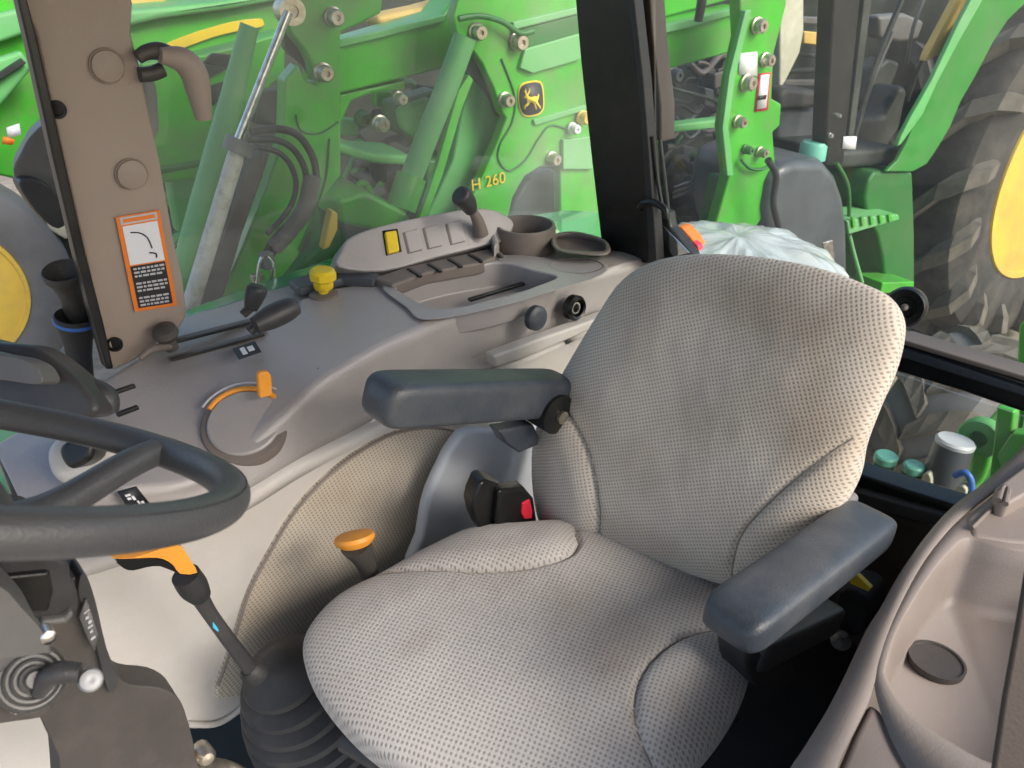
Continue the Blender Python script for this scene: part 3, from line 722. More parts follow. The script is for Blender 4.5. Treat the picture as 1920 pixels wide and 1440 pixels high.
for i, pts in enumerate(([(470,248),(520,242),(560,255),(588,300),(592,350),(575,400),(540,440),(505,482)],
            [(465,262),(515,262),(550,280),(572,320),(572,370),(550,410),(515,445),(490,490)],
            [(480,275),(520,285),(545,310),(555,350),(540,395),(500,440)])):
    tube('hose', ats(pts, b=1.92-.02*i), .009-.001*i, 'rubber', L2, seg=10)
tube('hose_guard', ats([(586,330),(572,390),(545,430),(512,465)], b=1.9), .022, 'shadow_grey', L2)
tube('steel_line', ats([(478,560),(486,500),(492,482)], b=1.85), .006, 'chrome', L2, seg=8)
tube('steel_line', ats([(505,545),(512,500),(500,480)], b=1.85), .006, 'chrome', L2, seg=8)
box('hose_coupler', at((500,488), b=1.86), (.03,.03,.04), 'cast', L2)
box('hose_coupler', at((482,520), b=1.86), (.03,.02,.02), 'zinc', L2)
nb([(400,100),(440,104),(430,125),(380,120)], 2.3, .02, 'decal', 'engine_dark', L2)

# ---------------------------------- far machine at the left edge
FT = thing('tractor', at((-60,560), d=4.3)+Vector((0,0,-.6)), 'green machine with grey front tyre and yellow rim at the left edge', 'tractor')
fc = at((-112,560), d=3.9)
wheel(FT, fc, .62, .37, .3, 0, 'tyre_clean', 'rim_yellow', 6)
nb([(-120,-60),(110,-60),(120,300),(40,340),(-120,300)], 4.9, .3, 'side_sheet', 'green', FT, .02)
nb([(-60,40),(60,10),(60,60),(-60,100)], 4.8, .08, 'arm', 'green_pale', FT, .02)
nb([(-60,130),(40,95),(60,130),(0,200),(-60,240)], 4.7, .08, 'arm', 'green_pale', FT, .02)
nb([(-60,175),(40,110),(50,118),(-60,190)], 4.65, .04, 'recess', 'engine_dark', FT, .004)
nb([(70,90),(90,95),(100,130),(80,140)], 4.6, .05, 'gap', 'engine_dark', FT, .01)
wl = nb([(12,240),(36,232),(40,252),(16,260)], 4.68, .01, 'warning_label', 'white_print', FT, 0)
nb([(6,256),(28,262),(24,272),(4,270)], 4.67, .01, 'label_print', 'orange_print', wl, 0)
nb([(20,-60),(60,-60),(30,20),(0,20)], 5.4, .1, 'cab_trim', 'tan_paint', FT, .01)
nb([(80,390),(120,370),(140,420),(125,450),(90,430)], 4.6, .1, 'bracket', 'cream', FT, .01)
nb([(100,400),(220,380),(220,560),(120,520)], 4.9, .2, 'undercarriage', 'cab_dark', FT, .02)
nb([(-60,690),(120,690),(120,980),(-60,980)], 5.2, .2, 'axle_plate', 'green_dark', FT, .02)
# ================================================================== OUR CAB: structure
# floor
box('cab_floor', (.45,.45,-1.43), (2.2,1.7,.05), 'black_floor', bevel=0, kind='structure')
bx = [(Vector((1.46,-.55,-2.0)), Vector((1.46,1.5,-.98)))]
box('cab_rear_wall', (1.44,.42,-1.25), (.04,2.1,.46), 'brown_panel', bevel=.004, kind='structure')
box('cab_roof', (.42,.56,.36), (2.2,2.1,.07), 'taupe_dark', bevel=.02, kind='structure')
# our own green fenders outside the glass
fd = thing('rear_fender', (1.2,1.7,-.95), 'our own glossy green fender catching pale sky just outside the side window', 'fender')
def sheet_z(name, px, z, th, m, parent, bevel=.01, sm=0): return prism(name, px, {'z': z}, Vector((0,0,-th)), m, parent, bevel, sm)
sheet_z('fender_top', [(330,585),(350,578),(420,552),(520,517),(640,476),(800,436),(950,408),(1060,392),(1135,396),(1140,540),(900,560),(640,590),(360,640)], -.74, .04, 'green_fender', fd, .012)
lathe('fender_cover', at((1375,520), z=-.80), (0,0,1), [(.30,-.10),(.30,-.02),(.27,.04),(.2,.085),(.1,.11),(0,.115)], 'cover_white', fd, seg=72)
from mathutils import noise as nzz
_fc = [c_ for c_ in fd.children if c_.name.startswith('fender_cover')][0]
_fc.modifiers.new('sub', 'SUBSURF').render_levels = 2
_fc.modifiers[-1].levels = 2
_tx = bpy.data.textures.new('crumple', 'CLOUDS'); _tx.noise_scale = .06; _tx.noise_depth = 3
_dm = _fc.modifiers.new('crumple', 'DISPLACE'); _dm.texture = _tx; _dm.strength = .035; _dm.mid_level = .5
tl = thing('tail_lamp', at((1290,455), X=1.55), 'small orange and red tail lamp beside the black corner post', 'lamp')
prism('lens', [(1268,424),(1278,426),(1296,446),(1306,462),(1298,466),(1282,446)], {'X':1.6}, (.04,0,0), 'orange_print', tl, .004)
prism('lens', [(1298,452),(1308,460),(1312,474),(1300,474)], {'X':1.59}, (.02,0,0), 'red', tl, .003)

# ---------------------------------- posts
bp = thing('window_post', at((280,640), Y=1.45), 'wide brown trimmed window post with warning label and round caps', 'window post')
prism('post_trim', smooth_poly([(40,-40),(232,-40),(246,60),(262,120),(276,190),(300,300),(325,440),(352,592),(300,640),(212,696),(190,620),(150,440),(100,220),(66,60)],2), {'Y':1.42}, (0,.05,0), 'post_trim', bp, .006)
prism('post_edge', [(24,-40),(42,-40),(72,80),(122,300),(160,470),(196,610),(214,692),(200,694),(176,610),(140,470),(100,300),(52,80)], {'Y':1.40}, (0,.03,0), 'black_frame', bp, .004)
for px_, rx in (((200,124),30),((246,327),28)):
    c = at(px_, Y=1.418); r_ = rx*(c.dot(FW))/F_PX
    lathe('cap', c, (0,-1,0), [(r_*1.08,0),(r_*1.05,.003),(r_*.96,.0015),(r_*.94,.006),(r_*.8,.008),(0,.0085)], 'post_trim', bp, seg=32)
for px_ in ((107,205),(215,645)):
    c = at(px_, Y=1.418); lathe('screw_hole', c, (-.4,-1,0), [(.014,0),(.014,.003),(.009,.003),(.008,-.001),(0,-.001)], 'black_frame', bp, seg=20)
dc = ats([(216,407),(298,393),(332,572),(252,584)], Y=1.4165)
dl = quads('warning_label', dc, [(0,0,1,1)], 'orange_print', bp, .002)
quads('label_header', dc, [(.08,.012,.92,.085)], 'pale_print', dl, .003)
pic = quads('label_picture', dc, [(.10,.10,.90,.50)], 'white_print', dl, .0032)
quads('label_text_panel', dc, [(.10,.515,.90,.965)], 'black_print', dl, .0032)
rl = []
rn = random.Random(4)
for row in range(11):
    vv = .535+row*.039
    if row in (3, 7): continue
    u = .15
    while u < .8:
        w = rn.uniform(.05,.14); rl.append((u, vv, min(u+w,.86), vv+.02)); u += w+.03
quads('label_words', dc, rl, 'pale_print', dl, .0042, kind='stuff')
quads('label_header_words', dc, [(.14,.03,.86,.065)], 'orange_print', dl, .0042)
def patch(c, u, v): a,b,cc,d = c; return a.lerp(b,u).lerp(d.lerp(cc,u),v)
tube('label_drawing', [patch(dc,.25,.17)+Vector((0,-.004,0)), patch(dc,.45,.19)+Vector((0,-.004,0)), patch(dc,.6,.25)+Vector((0,-.004,0)), patch(dc,.66,.36)+Vector((0,-.004,0))], .0012, 'black_print', pic, seg=6)
tube('label_drawing', [patch(dc,.58,.40)+Vector((0,-.004,0)), patch(dc,.72,.42)+Vector((0,-.004,0)), patch(dc,.72,.46)+Vector((0,-.004,0))], .0014, 'black_print', pic, seg=6)
# window latch handle on the post
wh = bp
tube('handle_pivot', ats([(258,108),(275,98),(300,96),(330,108)], Y=1.40), [.010,.012,.014,.013], 'warm_plastic', wh)
tube('handle_grip', ats([(300,104),(340,112),(362,135),(372,170),(382,224)], Y=1.385), [.012,.020,.022,.020,.013], 'post_trim', wh, seg=20)
tube('handle_bracket', ats([(262,140),(285,138),(305,130)], Y=1.41), .012, 'warm_plastic', wh)

cp = thing('corner_post', at((1180,490), X=1.42), 'thick black corner post standing between side and rear windows', 'window post')
prism('post_body', [(1072,-60),(1176,-60),(1196,120),(1212,300),(1222,496),(1130,488),(1108,300),(1088,120)], {'X':1.40}, (.07,.02,0), 'black_frame', cp, .008)
prism('post_return', [(1180,-60),(1216,-60),(1224,60),(1240,200),(1240,268),(1228,262),(1205,120)], {'X':1.46}, (.05,0,0), 'brown_panel', cp, .006)
prism('post_seal', [(1168,-60),(1182,-60),(1206,150),(1218,300),(1228,440),(1232,500),(1216,500),(1206,300),(1192,120)], {'X':1.385}, (.03,0,0), 'rubber', cp, .004)
tube('gas_strut', ats([(1224,255),(1232,330),(1244,400)], X=1.40), [.008,.005,.004], 'black_frame', cp)
tube('cable', ats([(1238,262),(1246,330),(1254,400)], X=1.45), .004, 'rubber', cp, seg=8)
tube('latch_hook', ats([(1200,392),(1206,382),(1226,380),(1246,392),(1250,410)], X=1.38), .008, 'black_frame', cp)
prism('latch_bracket', [(1198,388),(1252,398),(1256,425),(1300,480),(1296,505),(1222,510),(1210,430)], {'X':1.43}, (.03,0,0), 'black_frame', cp, .006)
prism('mirror_strip', [(1214,414),(1232,412),(1292,474),(1262,482)], {'X':1.425}, (.004,0,0), 'mirror_face', cp, .001)
# hanging wiper
wp = thing('wiper_arm', at((1310,-30), X=1.8), 'short black wiper tip hanging at the top edge right of the corner post', 'wiper')
tube('arm', ats([(1322,-60),(1316,0),(1309,40)], X=1.8), [.012,.012,.011], 'black_frame', wp)

# rear window frame
rw = thing('rear_window', at((1760,800), X=1.42), 'rear window of the cab with thick black horizontal frame bars', 'window')
def zbar(name, p, q, X, h, dpt, m, r=.35):
    a, b = at(p, X=X), at(q, X=X)
    return bar(name, a, b, dpt, h, m, rw, nose=.005)
a_, b_ = at((1640,670), X=1.38), at((2050,815), X=1.38)
prism('sash_bar', [(1650,640),(1700,640),(1930,715),(2060,757),(2060,840),(1930,780),(1800,735),(1650,690)], {'X':1.38}, (.05,0,0), 'black_frame', rw, .010)
prism('sash_top', [(1650,634),(1690,636),(1930,708),(2060,748),(2060,757),(1930,718),(1690,646),(1650,644)], {'X':1.365}, (.05,0,0), 'taupe_dark', rw, .003)
prism('sash_face', [(1662,652),(1700,654),(1930,730),(2060,770),(2060,790),(1930,748),(1700,674),(1660,668)], {'X':1.372}, (.02,0,0), 'arm_vinyl', rw, .004)
prism('sill_bar', [(1560,870),(1610,890),(1700,920),(1810,955),(1830,990),(1700,965),(1560,915)], {'X':1.38}, (.06,0,0), 'black_frame', rw, .008)
prism('sill_ledge', [(1550,905),(1700,948),(1830,985),(1840,1010),(1700,975),(1545,930)], {'X':1.36}, (.06,0,0), 'rubber', rw, .006)
prism('stile', smooth_poly([(1596,850),(1600,800),(1640,740),(1655,690),(1640,660),(1610,760),(1575,850),(1575,900),(1600,900)],2), {'X':1.40}, (.03,0,0), 'black_frame', rw, .003)
prism('pane', [(1225,-120),(2200,-120),(2200,830),(1900,760),(1640,660),(1230,520)], {'X':1.425}, (.005,0,0), 'window_glass', rw, 0, smooth=False)
prism('lower_pane', [(1590,700),(1650,690),(1930,785),(1930,990),(1600,900)], {'X':1.43}, (.005,0,0), 'window_glass', rw, 0, smooth=False)
kn = rw
kc = at((1698,575), X=1.33)
kd = (Vector((0,0,0))-kc).normalized()
lathe('latch_knob', kc, (-.9,-.2,.25), [(.024,-.03),(.028,-.02),(.034,-.01),(.034,.008),(.030,.014),(.019,.012),(.017,.004),(.008,.003),(.007,.008),(0,.009)], 'black_frame', kn, seg=36)
lathe('centre_screw', kc+Vector((-.9,-.2,.25)).normalized()*.008, (-.9,-.2,.25), [(.006,0),(.006,.004),(0,.005)], 'zinc', kn, seg=12)

# side window pane
sw = thing('side_window', at((700,500), Y=1.55), 'large side window pane between the brown post and black corner post', 'window')
prism('pane', [(232,-120),(1080,-120),(1130,492),(640,505),(350,592),(270,300)], {'Y':1.53}, (0,.005,0), 'window_glass', sw, 0, smooth=False)
mr = thing('side_mirror', at((160,300), Y=1.75), 'dark grey mirror housing partly hidden behind the brown post', 'mirror')
prism('housing', smooth_poly([(26,330),(40,285),(62,250),(110,215),(200,180),(270,150),(290,155),(296,200),(290,262),(200,330),(120,394),(80,385)],4), {'Y':1.75}, (.02,.08,0), 'grey_plastic', mr, .02)
prism('joint', smooth_poly([(35,345),(60,335),(95,350),(130,400),(110,430),(70,400)],3), {'Y':1.72}, (0,.05,0), 'dark_plastic', mr, .012)
# flared tubes outside
for k_, (p, q, lab) in enumerate((((118,508),(150,600),'upper black flared rubber tube left of the brown window post'), ((142,592),(160,730),'lower black flared tube with a blue band below its rim'))):
    ft = thing('flared_tube', at(q, Y=1.5), lab, 'tube', 'flared tubes beside the post')
    a, b = at(p, Y=1.5), at(q, Y=1.5); ax = (a-b).normalized()
    ax = (ax+Vector((-.05,-.25,0))).normalized() if k_ == 0 else (ax+Vector((0,-.15,0))).normalized()
    s_ = a.dot(FW)/F_PX; r_ = 37*s_
    ln = (a-b).length
    lathe('tube_body', a, ax, [(r_*.62,-ln*1.5),(r_*.62,-ln*.55),(r_*.70,-ln*.35),(r_*.85,-ln*.2),(r_,-.012),(r_*1.04,0),(r_*.96,.002),(r_*.88,-.01),(r_*.55,-ln*.3),(0,-ln*.32)], 'warm_plastic' if k_ == 0 else 'rubber', ft, seg=36)
    if k_: lathe('blue_band', a, ax, [(r_*1.0,-.014),(r_*1.05,-.012),(r_*1.06,-.008),(r_*1.0,-.006)], 'blue', ft, seg=36, cap=False)
# dash cowl behind the steering wheel
cw = thing('dash_cowl', at((60,740), d=1.15), 'dark rounded instrument cowl beyond the steering wheel at the left edge', 'dashboard')
def blob(name, px, d, th, m, parent, bevel, sm=4):
    return prism(name, px, {'d': d}, FW*th, m, parent, bevel, sm)
blob('cowl_shell', [(-80,640),(0,642),(60,650),(120,690),(160,730),(182,768),(150,785),(40,775),(-80,770)], 1.05, .06, 'dark_plastic', cw, .025)
tube('cowl_arm', ats([(100,760),(150,735),(195,745),(205,775)], d=1.1), [.016,.02,.018,.012], 'dark_plastic', cw)
blob('cowl_rim', [(-80,652),(0,664),(40,672),(70,690),(75,720),(0,712),(-80,700)], 1.0, .04, 'grey_plastic', cw, .015)
blob('light_bezel', [(80,850),(110,815),(190,805),(225,850),(215,900),(150,920),(95,900)], 1.12, .06, 'light_trim', cw, .02)
blob('black_switch', [(112,835),(150,815),(172,822),(168,860),(132,880),(112,860)], 1.08, .05, 'black_frame', cw, .012)
# lower front glass sill (green side of the bonnet)
bn = thing('bonnet', at((20,880), d=1.6), 'pale green bonnet edge seen below the cowl beyond the steering wheel', 'bonnet')
prism('bonnet_side', [(-80,960),(0,905),(75,830),(110,810),(110,900),(40,960),(-80,1010)], {'d':1.5}, FW*.1+Vector((0,.3,0)), 'green_pale', bn, .02)
prism('bonnet_lower', [(-80,840),(80,790),(110,810),(0,905),(-80,960)], {'d':1.7}, FW*.1+Vector((0,.3,0)), 'green_dark', bn, .02)

# ================================================================== SIDE CONSOLE (far side)
sc_ = thing('side_console', (.8,1.2,-1.4), 'long taupe side console with levers, switches and storage tray under the window', 'console')
YR = 1.10
ridge = [(60,985),(150,925),(250,915),(345,905),(420,872),(480,822),(545,765),(600,715),(640,690),(700,655),(770,622),(870,582),(1000,546),(1100,517),(1200,490),(1260,474)]
low   = [(60,1045),(150,1042),(250,1010),(350,962),(420,940),(473,912),(545,868),(600,838),(640,817),(700,786),(770,748),(870,700),(1000,645),(1100,602),(1200,560),(1260,538)]
outer = [(-10,840),(60,800),(120,770),(196,718),(240,690),(300,650),(352,596),(420,575),(490,552),(560,532),(640,505),(740,480),(900,455),(1040,440),(1135,470),(1250,455)]
def W3(p, **k): return at(p, **k)
rows = []
R0 = [W3(p, z=-.69) for p in outer]
R3 = []
for p in ridge:
    f_ = max(0, min(1, (p[0]-440)/460)); q1, q2 = W3(p, Y=YR), W3(p, z=-.682)
    R3.append(q1.lerp(q2, f_))
R4 = [W3(p, Y=q.y-.015) for p, q in zip(low, R3)]
n_ = 12
R0 = [Vector(q) for q in smooth_poly([tuple(p) for p in R0], n_, False)]
R3 = [Vector(q) for q in smooth_poly([tuple(p) for p in R3], n_, False)]
R4 = [Vector(q) for q in smooth_poly([tuple(p) for p in R4], n_, False)]
rows.append([p+Vector((0,.05,-.25)) for p in R0]); rows.append([p+Vector((0,.02,-.01)) for p in R0]); rows.append(R0)
for t in [i/40 for i in range(1,39)]+[.97]: rows.append([a.lerp(b, t)+Vector((0,0,.006*math.sin(t*PI))) for a, b in zip(R0, R3)])
rows.append([b+(a-b).normalized()*.006+(c-b).normalized()*.006*0 for a, b, c in zip(R0, R3, R4)])
rows.append([b+(c-b).normalized()*.008+Vector((0,-.002,0)) for b, c in zip(R3, R4)])
for t in (.2,.5,.8,1): rows.append([a.lerp(b, t) for a, b in zip(R3, R4)])
def gridmesh(name, rows, m, parent, cut=None, **k):
    v = [p for r in rows for p in r]; C_ = len(rows[0]); f = []
    for i in range(len(rows)-1):
        for j in range(C_-1):
            a = i*C_+j
            if cut and 2 < i < 41 and inpoly(((v[a]+v[a+C_+1])/2).to_2d(), cut): continue
            f.append([a, a+1, a+C_+1, a+C_])
    return mesh(name, v, f, m, parent, **k)
tcut = [p.to_2d() for p in ats(shrink([(730,535),(812,506),(900,490),(945,486),(1000,500),(1052,516),(1005,542),(930,568),(840,584),(790,578)], 1.0), z=-.675)]
gridmesh('deck', rows, 'taupe', sc_, cut=tcut, solid=.004)
# light strip and lower wall
low2 = [(x+2, y+34-12*max(0,min(1,(x-300)/800))) for x, y in low]
L2_ = [Vector(q) for q in smooth_poly([tuple(at(p, Y=q.y-.02)) for p, q in zip(low2, R3)], n_, False)]
gridmesh('light_strip', [[p+Vector((0,.02,0)) for p in R4], [p+Vector((0,-.012,-.003)) for p in R4], [p+Vector((0,-.012,.003)) for p in L2_], [p+Vector((0,.02,0)) for p in L2_]], 'light_trim', sc_)
wallv = [(115,1035),(250,1000),(350,975),(473,925),(640,832),(870,715),(1150,600),(1300,545),(1500,560),(1500,1440),(400,1440),(395,1368),(345,1300),(230,1120),(150,1060)]
prism('inner_wall', [(100,1000),(250,980),(350,950),(473,905),(640,812),(870,700),(1150,590),(1300,540),(1500,560),(1350,1300),(600,1330),(455,1342),(400,1366),(370,1371),(335,1371),(325,1520),(-90,1520),(-90,1080),(40,1030)], {'Y':YR+.005}, (0,.06,0), 'light_trim', sc_, .012)
tube('wall_bead', ats([(352,1358),(400,1358),(430,1345),(455,1325)], Y=YR), .006, 'light_trim', sc_)
prism('fabric_panel', smooth_poly([(870,812),(812,802),(745,812),(690,838),(640,872),(590,918),(550,965),(510,1030),(470,1105),(445,1180),(425,1240),(408,1285),(410,1312),(440,1308),(600,1300),(900,1200),(900,900)],3), {'Y':YR-.006}, (0,.02,0), 'fabric_panel', sc_, .006)
# uv for fabric panel
def planar_uv(o, a, b):
    me = o.data; ul = me.uv_layers.new(name='UVMap')
    for lp in me.loops:
        c = me.vertices[lp.vertex_index].co; ul.data[lp.index].uv = (c.dot(a), c.dot(b))
planar_uv(bpy.data.objects['fabric_panel'], Vector((1,0,0)), Vector((0,0,1)))
tube('panel_shadow_seam', ats([(870,812),(812,802),(745,812),(690,838),(640,872),(590,918),(550,965),(510,1030),(470,1105),(445,1180),(425,1240),(408,1285)], Y=YR-.004), .003, 'tan_trim', sc_, seg=8)
# dark heel gap below
0 and prism('heater_box', [(392,1376),(440,1356),(470,1350),(560,1500),(370,1500)], {'Y':1.03}, (0,.08,0), 'black_floor', sc_, .01)
# dial
dcn = at((462,802), Y=1.14); dn = Vector((-.28,-.42,.88)).normalized()
dcn = dcn+dn*.003
dk = lathe('temperature_dial', dcn, dn, [(.072,-.01),(.072,.008),(.070,.011),(.066,.012),(.06,.013),(.04,.015),(0,.016)], 'taupe_dark', sc_, seg=64)
lathe('dial_face', dcn, dn, [(.060,.010),(.060,.016),(.057,.019),(.03,.021),(0,.022)], 'taupe', dk, seg=64)
u_, w_, n__ = basis(dn)
arc = []
for k_ in range(13):
    a = math.radians(38+k_*9.5)
    d1 = Vector((0,0,1)); e2_ = (d1-n__*d1.dot(n__)).normalized(); e1_ = e2_.cross(n__)
    arc.append(dcn+n__*.014+(e1_*math.cos(a)+e2_*math.sin(a))*.066)
tube('dial_ring', arc, .0052, 'orange', dk, sm=2, seg=10)
tube('dial_scale', [p+(p-dcn).normalized()*.014-n__*.006 for p in arc], .0022, 'pale_print', sc_, sm=2, seg=6)
tabp = at((497,712), Y=1.12)
prism('dial_tab', [(484,705),(489,698),(504,697),(510,705),(512,742),(488,748)], {'Y':1.12}, (0,.012,0), 'orange', dk, .004)
# parting line
tube('parting_line', ats([(415,848),(470,812),(520,772),(560,730),(598,690)], Y=1.135), .0018, 'taupe_dark', sc_, seg=6)
# slots of the levers
def slot(p, q, w, z=-.674, m='black_frame', par=None, nm='slot', lift=.0):
    a, b = at(p, z=z), at(q, z=z); t = (b-a).normalized(); s = t.cross(Vector((0,0,1)))
    v = [a-s*w/2, b-s*w/2, b+s*w/2, a+s*w/2]
    return prism_w(nm, v, (0,0,-.006), m, par or sc_, .001)
slot((312,640),(540,582),.018, m='taupe_dark', nm='lever_plate'); slot((318,641),(535,585),.007, z=-.6705)
slot((316,672),(500,622),.018, m='taupe_dark', nm='lever_plate'); slot((320,672),(495,624),.007, z=-.6705)
for p, q in (((208,735),(252,720)),((218,775),(258,760))): slot(p, q, .009, nm='vent_slot', z=-.665)
tube('console_seam', ats([(585,588),(640,598),(668,618),(680,640)], z=-.683), .0015, 'taupe_dark', sc_, seg=6)
quads('hand_symbol', ats([(436,655),(478,640),(490,660),(448,674)], z=-.668), [(0,0,1,1)], 'black_print', sc_, .001)
quads('hand_symbol_print', ats([(436,655),(478,640),(490,660),(448,674)], z=-.668), [(.25,.2,.45,.8),(.55,.3,.8,.7)], 'white_print', sc_, .002)
# decal inside the wheel opening
prism('speed_decal', [(222,925),(258,915),(282,945),(245,960)], {'Y':YR-.03}, (0,.006,0), 'black_print', sc_, 0)
dcc = ats([(224,926),(257,917),(280,945),(246,958)], Y=YR-.031)
quads('decal_print', dcc, [(.2,.12,.5,.22),(.2,.3,.4,.42),(.45,.28,.6,.5),(.55,.6,.65,.9),(.2,.75,.4,.85),(.7,.7,.85,.85)], 'white_print', sc_, .0015)
# bluish raised deck panel & tray
prism('deck_panel', smooth_poly([(560,560),(700,525),(735,530),(800,585),(790,598),(700,640),(640,670),(600,640),(575,600)],2), {'z':-.672}, (0,0,-.03), 'taupe', sc_, .01)
def ringloft(name, rings, m, parent, close=True, sm=4, **k):
    rr_ = [[Vector(q) for q in smooth_poly([tuple(p) for p in r], sm)] for r in rings]
    n = len(rr_[0]); v = [p for r in rr_ for p in r]; f = []
    for i in range(len(rr_)-1):
        for j in range(n): a, b = i*n+j, i*n+(j+1)%n; f.append([a,b,b+n,a+n])
    if close: f.append(list(range(len(v)-n, len(v))))
    return mesh(name, v, f, m, parent, **k)
to = [(716,532),(800,500),(940,478),(1050,486),(1130,490),(1130,515),(1040,545),(930,577),(800,600),(760,575)]
ti = [(742,538),(812,512),(900,496),(945,492),(1000,506),(1044,518),(1005,536),(930,562),(840,578),(800,572)]
tb = [(775,545),(830,530),(890,520),(935,515),(970,520),(990,528),(960,545),(910,560),(850,570),(815,566)]
ringloft('storage_tray', [ats(to, z=-.672), ats(to, z=-.664), ats(ti, z=-.662), [p+Vector((0,0,-.006)) for p in ats(ti, z=-.662)], [p+Vector((0,0,-.06)) for p in ats(ti, z=-.664)]], 'taupe', sc_, bevel=.004)
slot((880,560),(985,528),.012, z=-.70, nm='tray_groove')
# switch pod
fr_pod = [(634,500),(640,470),(652,448),(690,430),(760,412),(850,395),(905,390),(940,398),(965,420),(945,450),(920,458),(820,482),(720,508)]
podp = at((800,450), Y=1.40)
pod_n = Vector((-.15,-.75,.65)).normalized()
pod = [at(p, pl=(podp, pod_n)) for p in smooth_poly(fr_pod,3)]
pd = prism_w('switch_pod', pod, -pod_n*.05+Vector((0,.03,-.02)), 'taupe', sc_, .008)
def onpod(px, off, th, nm, m, par, bevel=.002): return prism_w(nm, [at(p, pl=(podp+pod_n*off, pod_n)) for p in px], -pod_n*th, m, par, bevel)
onpod([(716,432),(746,428),(754,472),(724,480)], .001, .006, 'switch_frame', 'black_frame', pd)
onpod([(722,434),(744,431),(750,470),(728,475)], .010, .014, 'yellow_switch', 'yellow', pd, .004)
for x, y in ((755,436),(792,428),(835,420)):
    onpod([(x,y),(x+29,y-8),(x+37,y+33),(x+10,y+40)], .0015, .004, 'blank_switch', 'taupe_dark', pd, .001)
    onpod([(x+4,y-1),(x+30,y-8),(x+38,y+31),(x+13,y+37)], .0025, .004, 'blank_cap', 'taupe', pd, .002)
rl_ = thing('rocker_lever', at((895,430), z=-.66), 'dark knobbed lever standing on top of the switch pod left of the cup holder', 'lever')
tube('lever_stem', ats([(902,440),(896,415),(884,392)], Y=1.36), [.018,.014,.010], 'taupe_dark', rl_, seg=16)
tube('lever_grip', ats([(884,396),(876,380),(864,366),(860,362)], Y=1.35), [.014,.021,.023,.015], 'dark_plastic', rl_, seg=20)
# slatted rest under the pod
rb = [(700,520),(760,500),(850,480),(930,462),(945,475),(900,492),(800,510),(735,534)]
prism('slat_shelf', rb, {'z':-.655}, (0,0,-.03), 'taupe_dark', sc_, .006)
for k_ in range(5):
    x = 765+k_*38; y = 506-k_*9
    slot((x,y-4),(x+24,y+10),.008, z=-.652, nm='shelf_groove')
# cup holder
cc = at((985,452), z=-.66); ch = thing
cu = lathe('cup_holder', cc, (0,0,1), [(.070,-.04),(.072,.035),(.070,.042),(.064,.042),(.060,.03),(.055,-.06),(0,-.062)], 'taupe_dark', sc_, seg=40)
prism('cup_tab', [(918,428),(930,424),(936,455),(926,462)], {'z':-.63}, (0,0,-.05), 'taupe', sc_, .006)
ringloft('rear_holder', [ats([(1038,440),(1080,434),(1135,450),(1138,478),(1060,474),(1036,462)], z=-.665), ats([(1038,440),(1080,434),(1135,450),(1138,478),(1060,474),(1036,462)], z=-.64), ats([(1044,442),(1080,438),(1130,452),(1132,472),(1062,470),(1042,460)], z=-.64), ats([(1048,446),(1082,444),(1126,456),(1128,470),(1066,468),(1048,460)], z=-.664)], 'taupe_dark', sc_)
ringloft('oval_recess', [ats([(1030,495),(1060,484),(1110,486),(1132,500),(1100,512),(1050,508)], z=-.662), ats([(1036,495),(1062,487),(1106,489),(1126,500),(1098,509),(1054,505)], z=-.668)], 'taupe_dark', sc_)
# yellow knob & bluish ledge
yk = thing('yellow_knob', at((605,552), z=-.672), 'bright yellow push-pull knob on the console beside the window', 'knob')
kc = at((607,552), z=-.67)
lathe('knob', kc, (.05,-.05,1), [(.010,0),(.010,.01),(.017,.012),(.021,.018),(.021,.030),(.028,.036),(.028,.050),(.022,.056),(0,.057)], 'yellow', yk, seg=8)
lathe('knob_base', kc, (0,0,1), [(.030,-.004),(.030,.002),(.02,.004),(0,.004)], 'taupe_dark', yk, seg=28)
prism('window_ledge', [(540,525),(600,505),(640,498),(700,508),(715,515),(700,525),(640,522),(560,540)], {'z':-.655}, (0,0,-.02), 'arm_vinyl', sc_, .005)
# round buttons on side face
for lab, px_, m_ in (('plug', (1007,597), 'shell_grey'), ('socket', (1078,577), 'black_frame')):
    c = at(px_, Y=YR-.008); r_ = 23*c.dot(FW)/F_PX
    if lab == 'plug':
        lathe('round_plug', c, (0,-1,.1), [(r_*1.05,-.01),(r_*1.03,.003),(r_*.9,.006),(r_*.6,.008),(0,.008)], 'arm_vinyl', sc_, seg=32)
    else:
        s0 = lathe('power_socket', c, (0,-1,.1), [(r_*1.05,-.01),(r_*1.05,.006),(r_*.85,.012),(r_*.7,.01),(r_*.65,-.02),(0,-.02)], 'black_frame', sc_, seg=32)
        lathe('socket_ring', c, (0,-1,.1), [(r_*.5,-.012),(r_*.5,.004),(r_*.36,.004),(r_*.34,-.012)], 'chrome', s0, seg=24)
# diagonal light brace on side face
prism('grab_rail', [(925,668),(1000,640),(1080,612),(1150,586),(1152,600),(1060,640),(985,672),(930,690)], {'Y':YR-.035}, (0,.03,0), 'light_trim', sc_, .006)

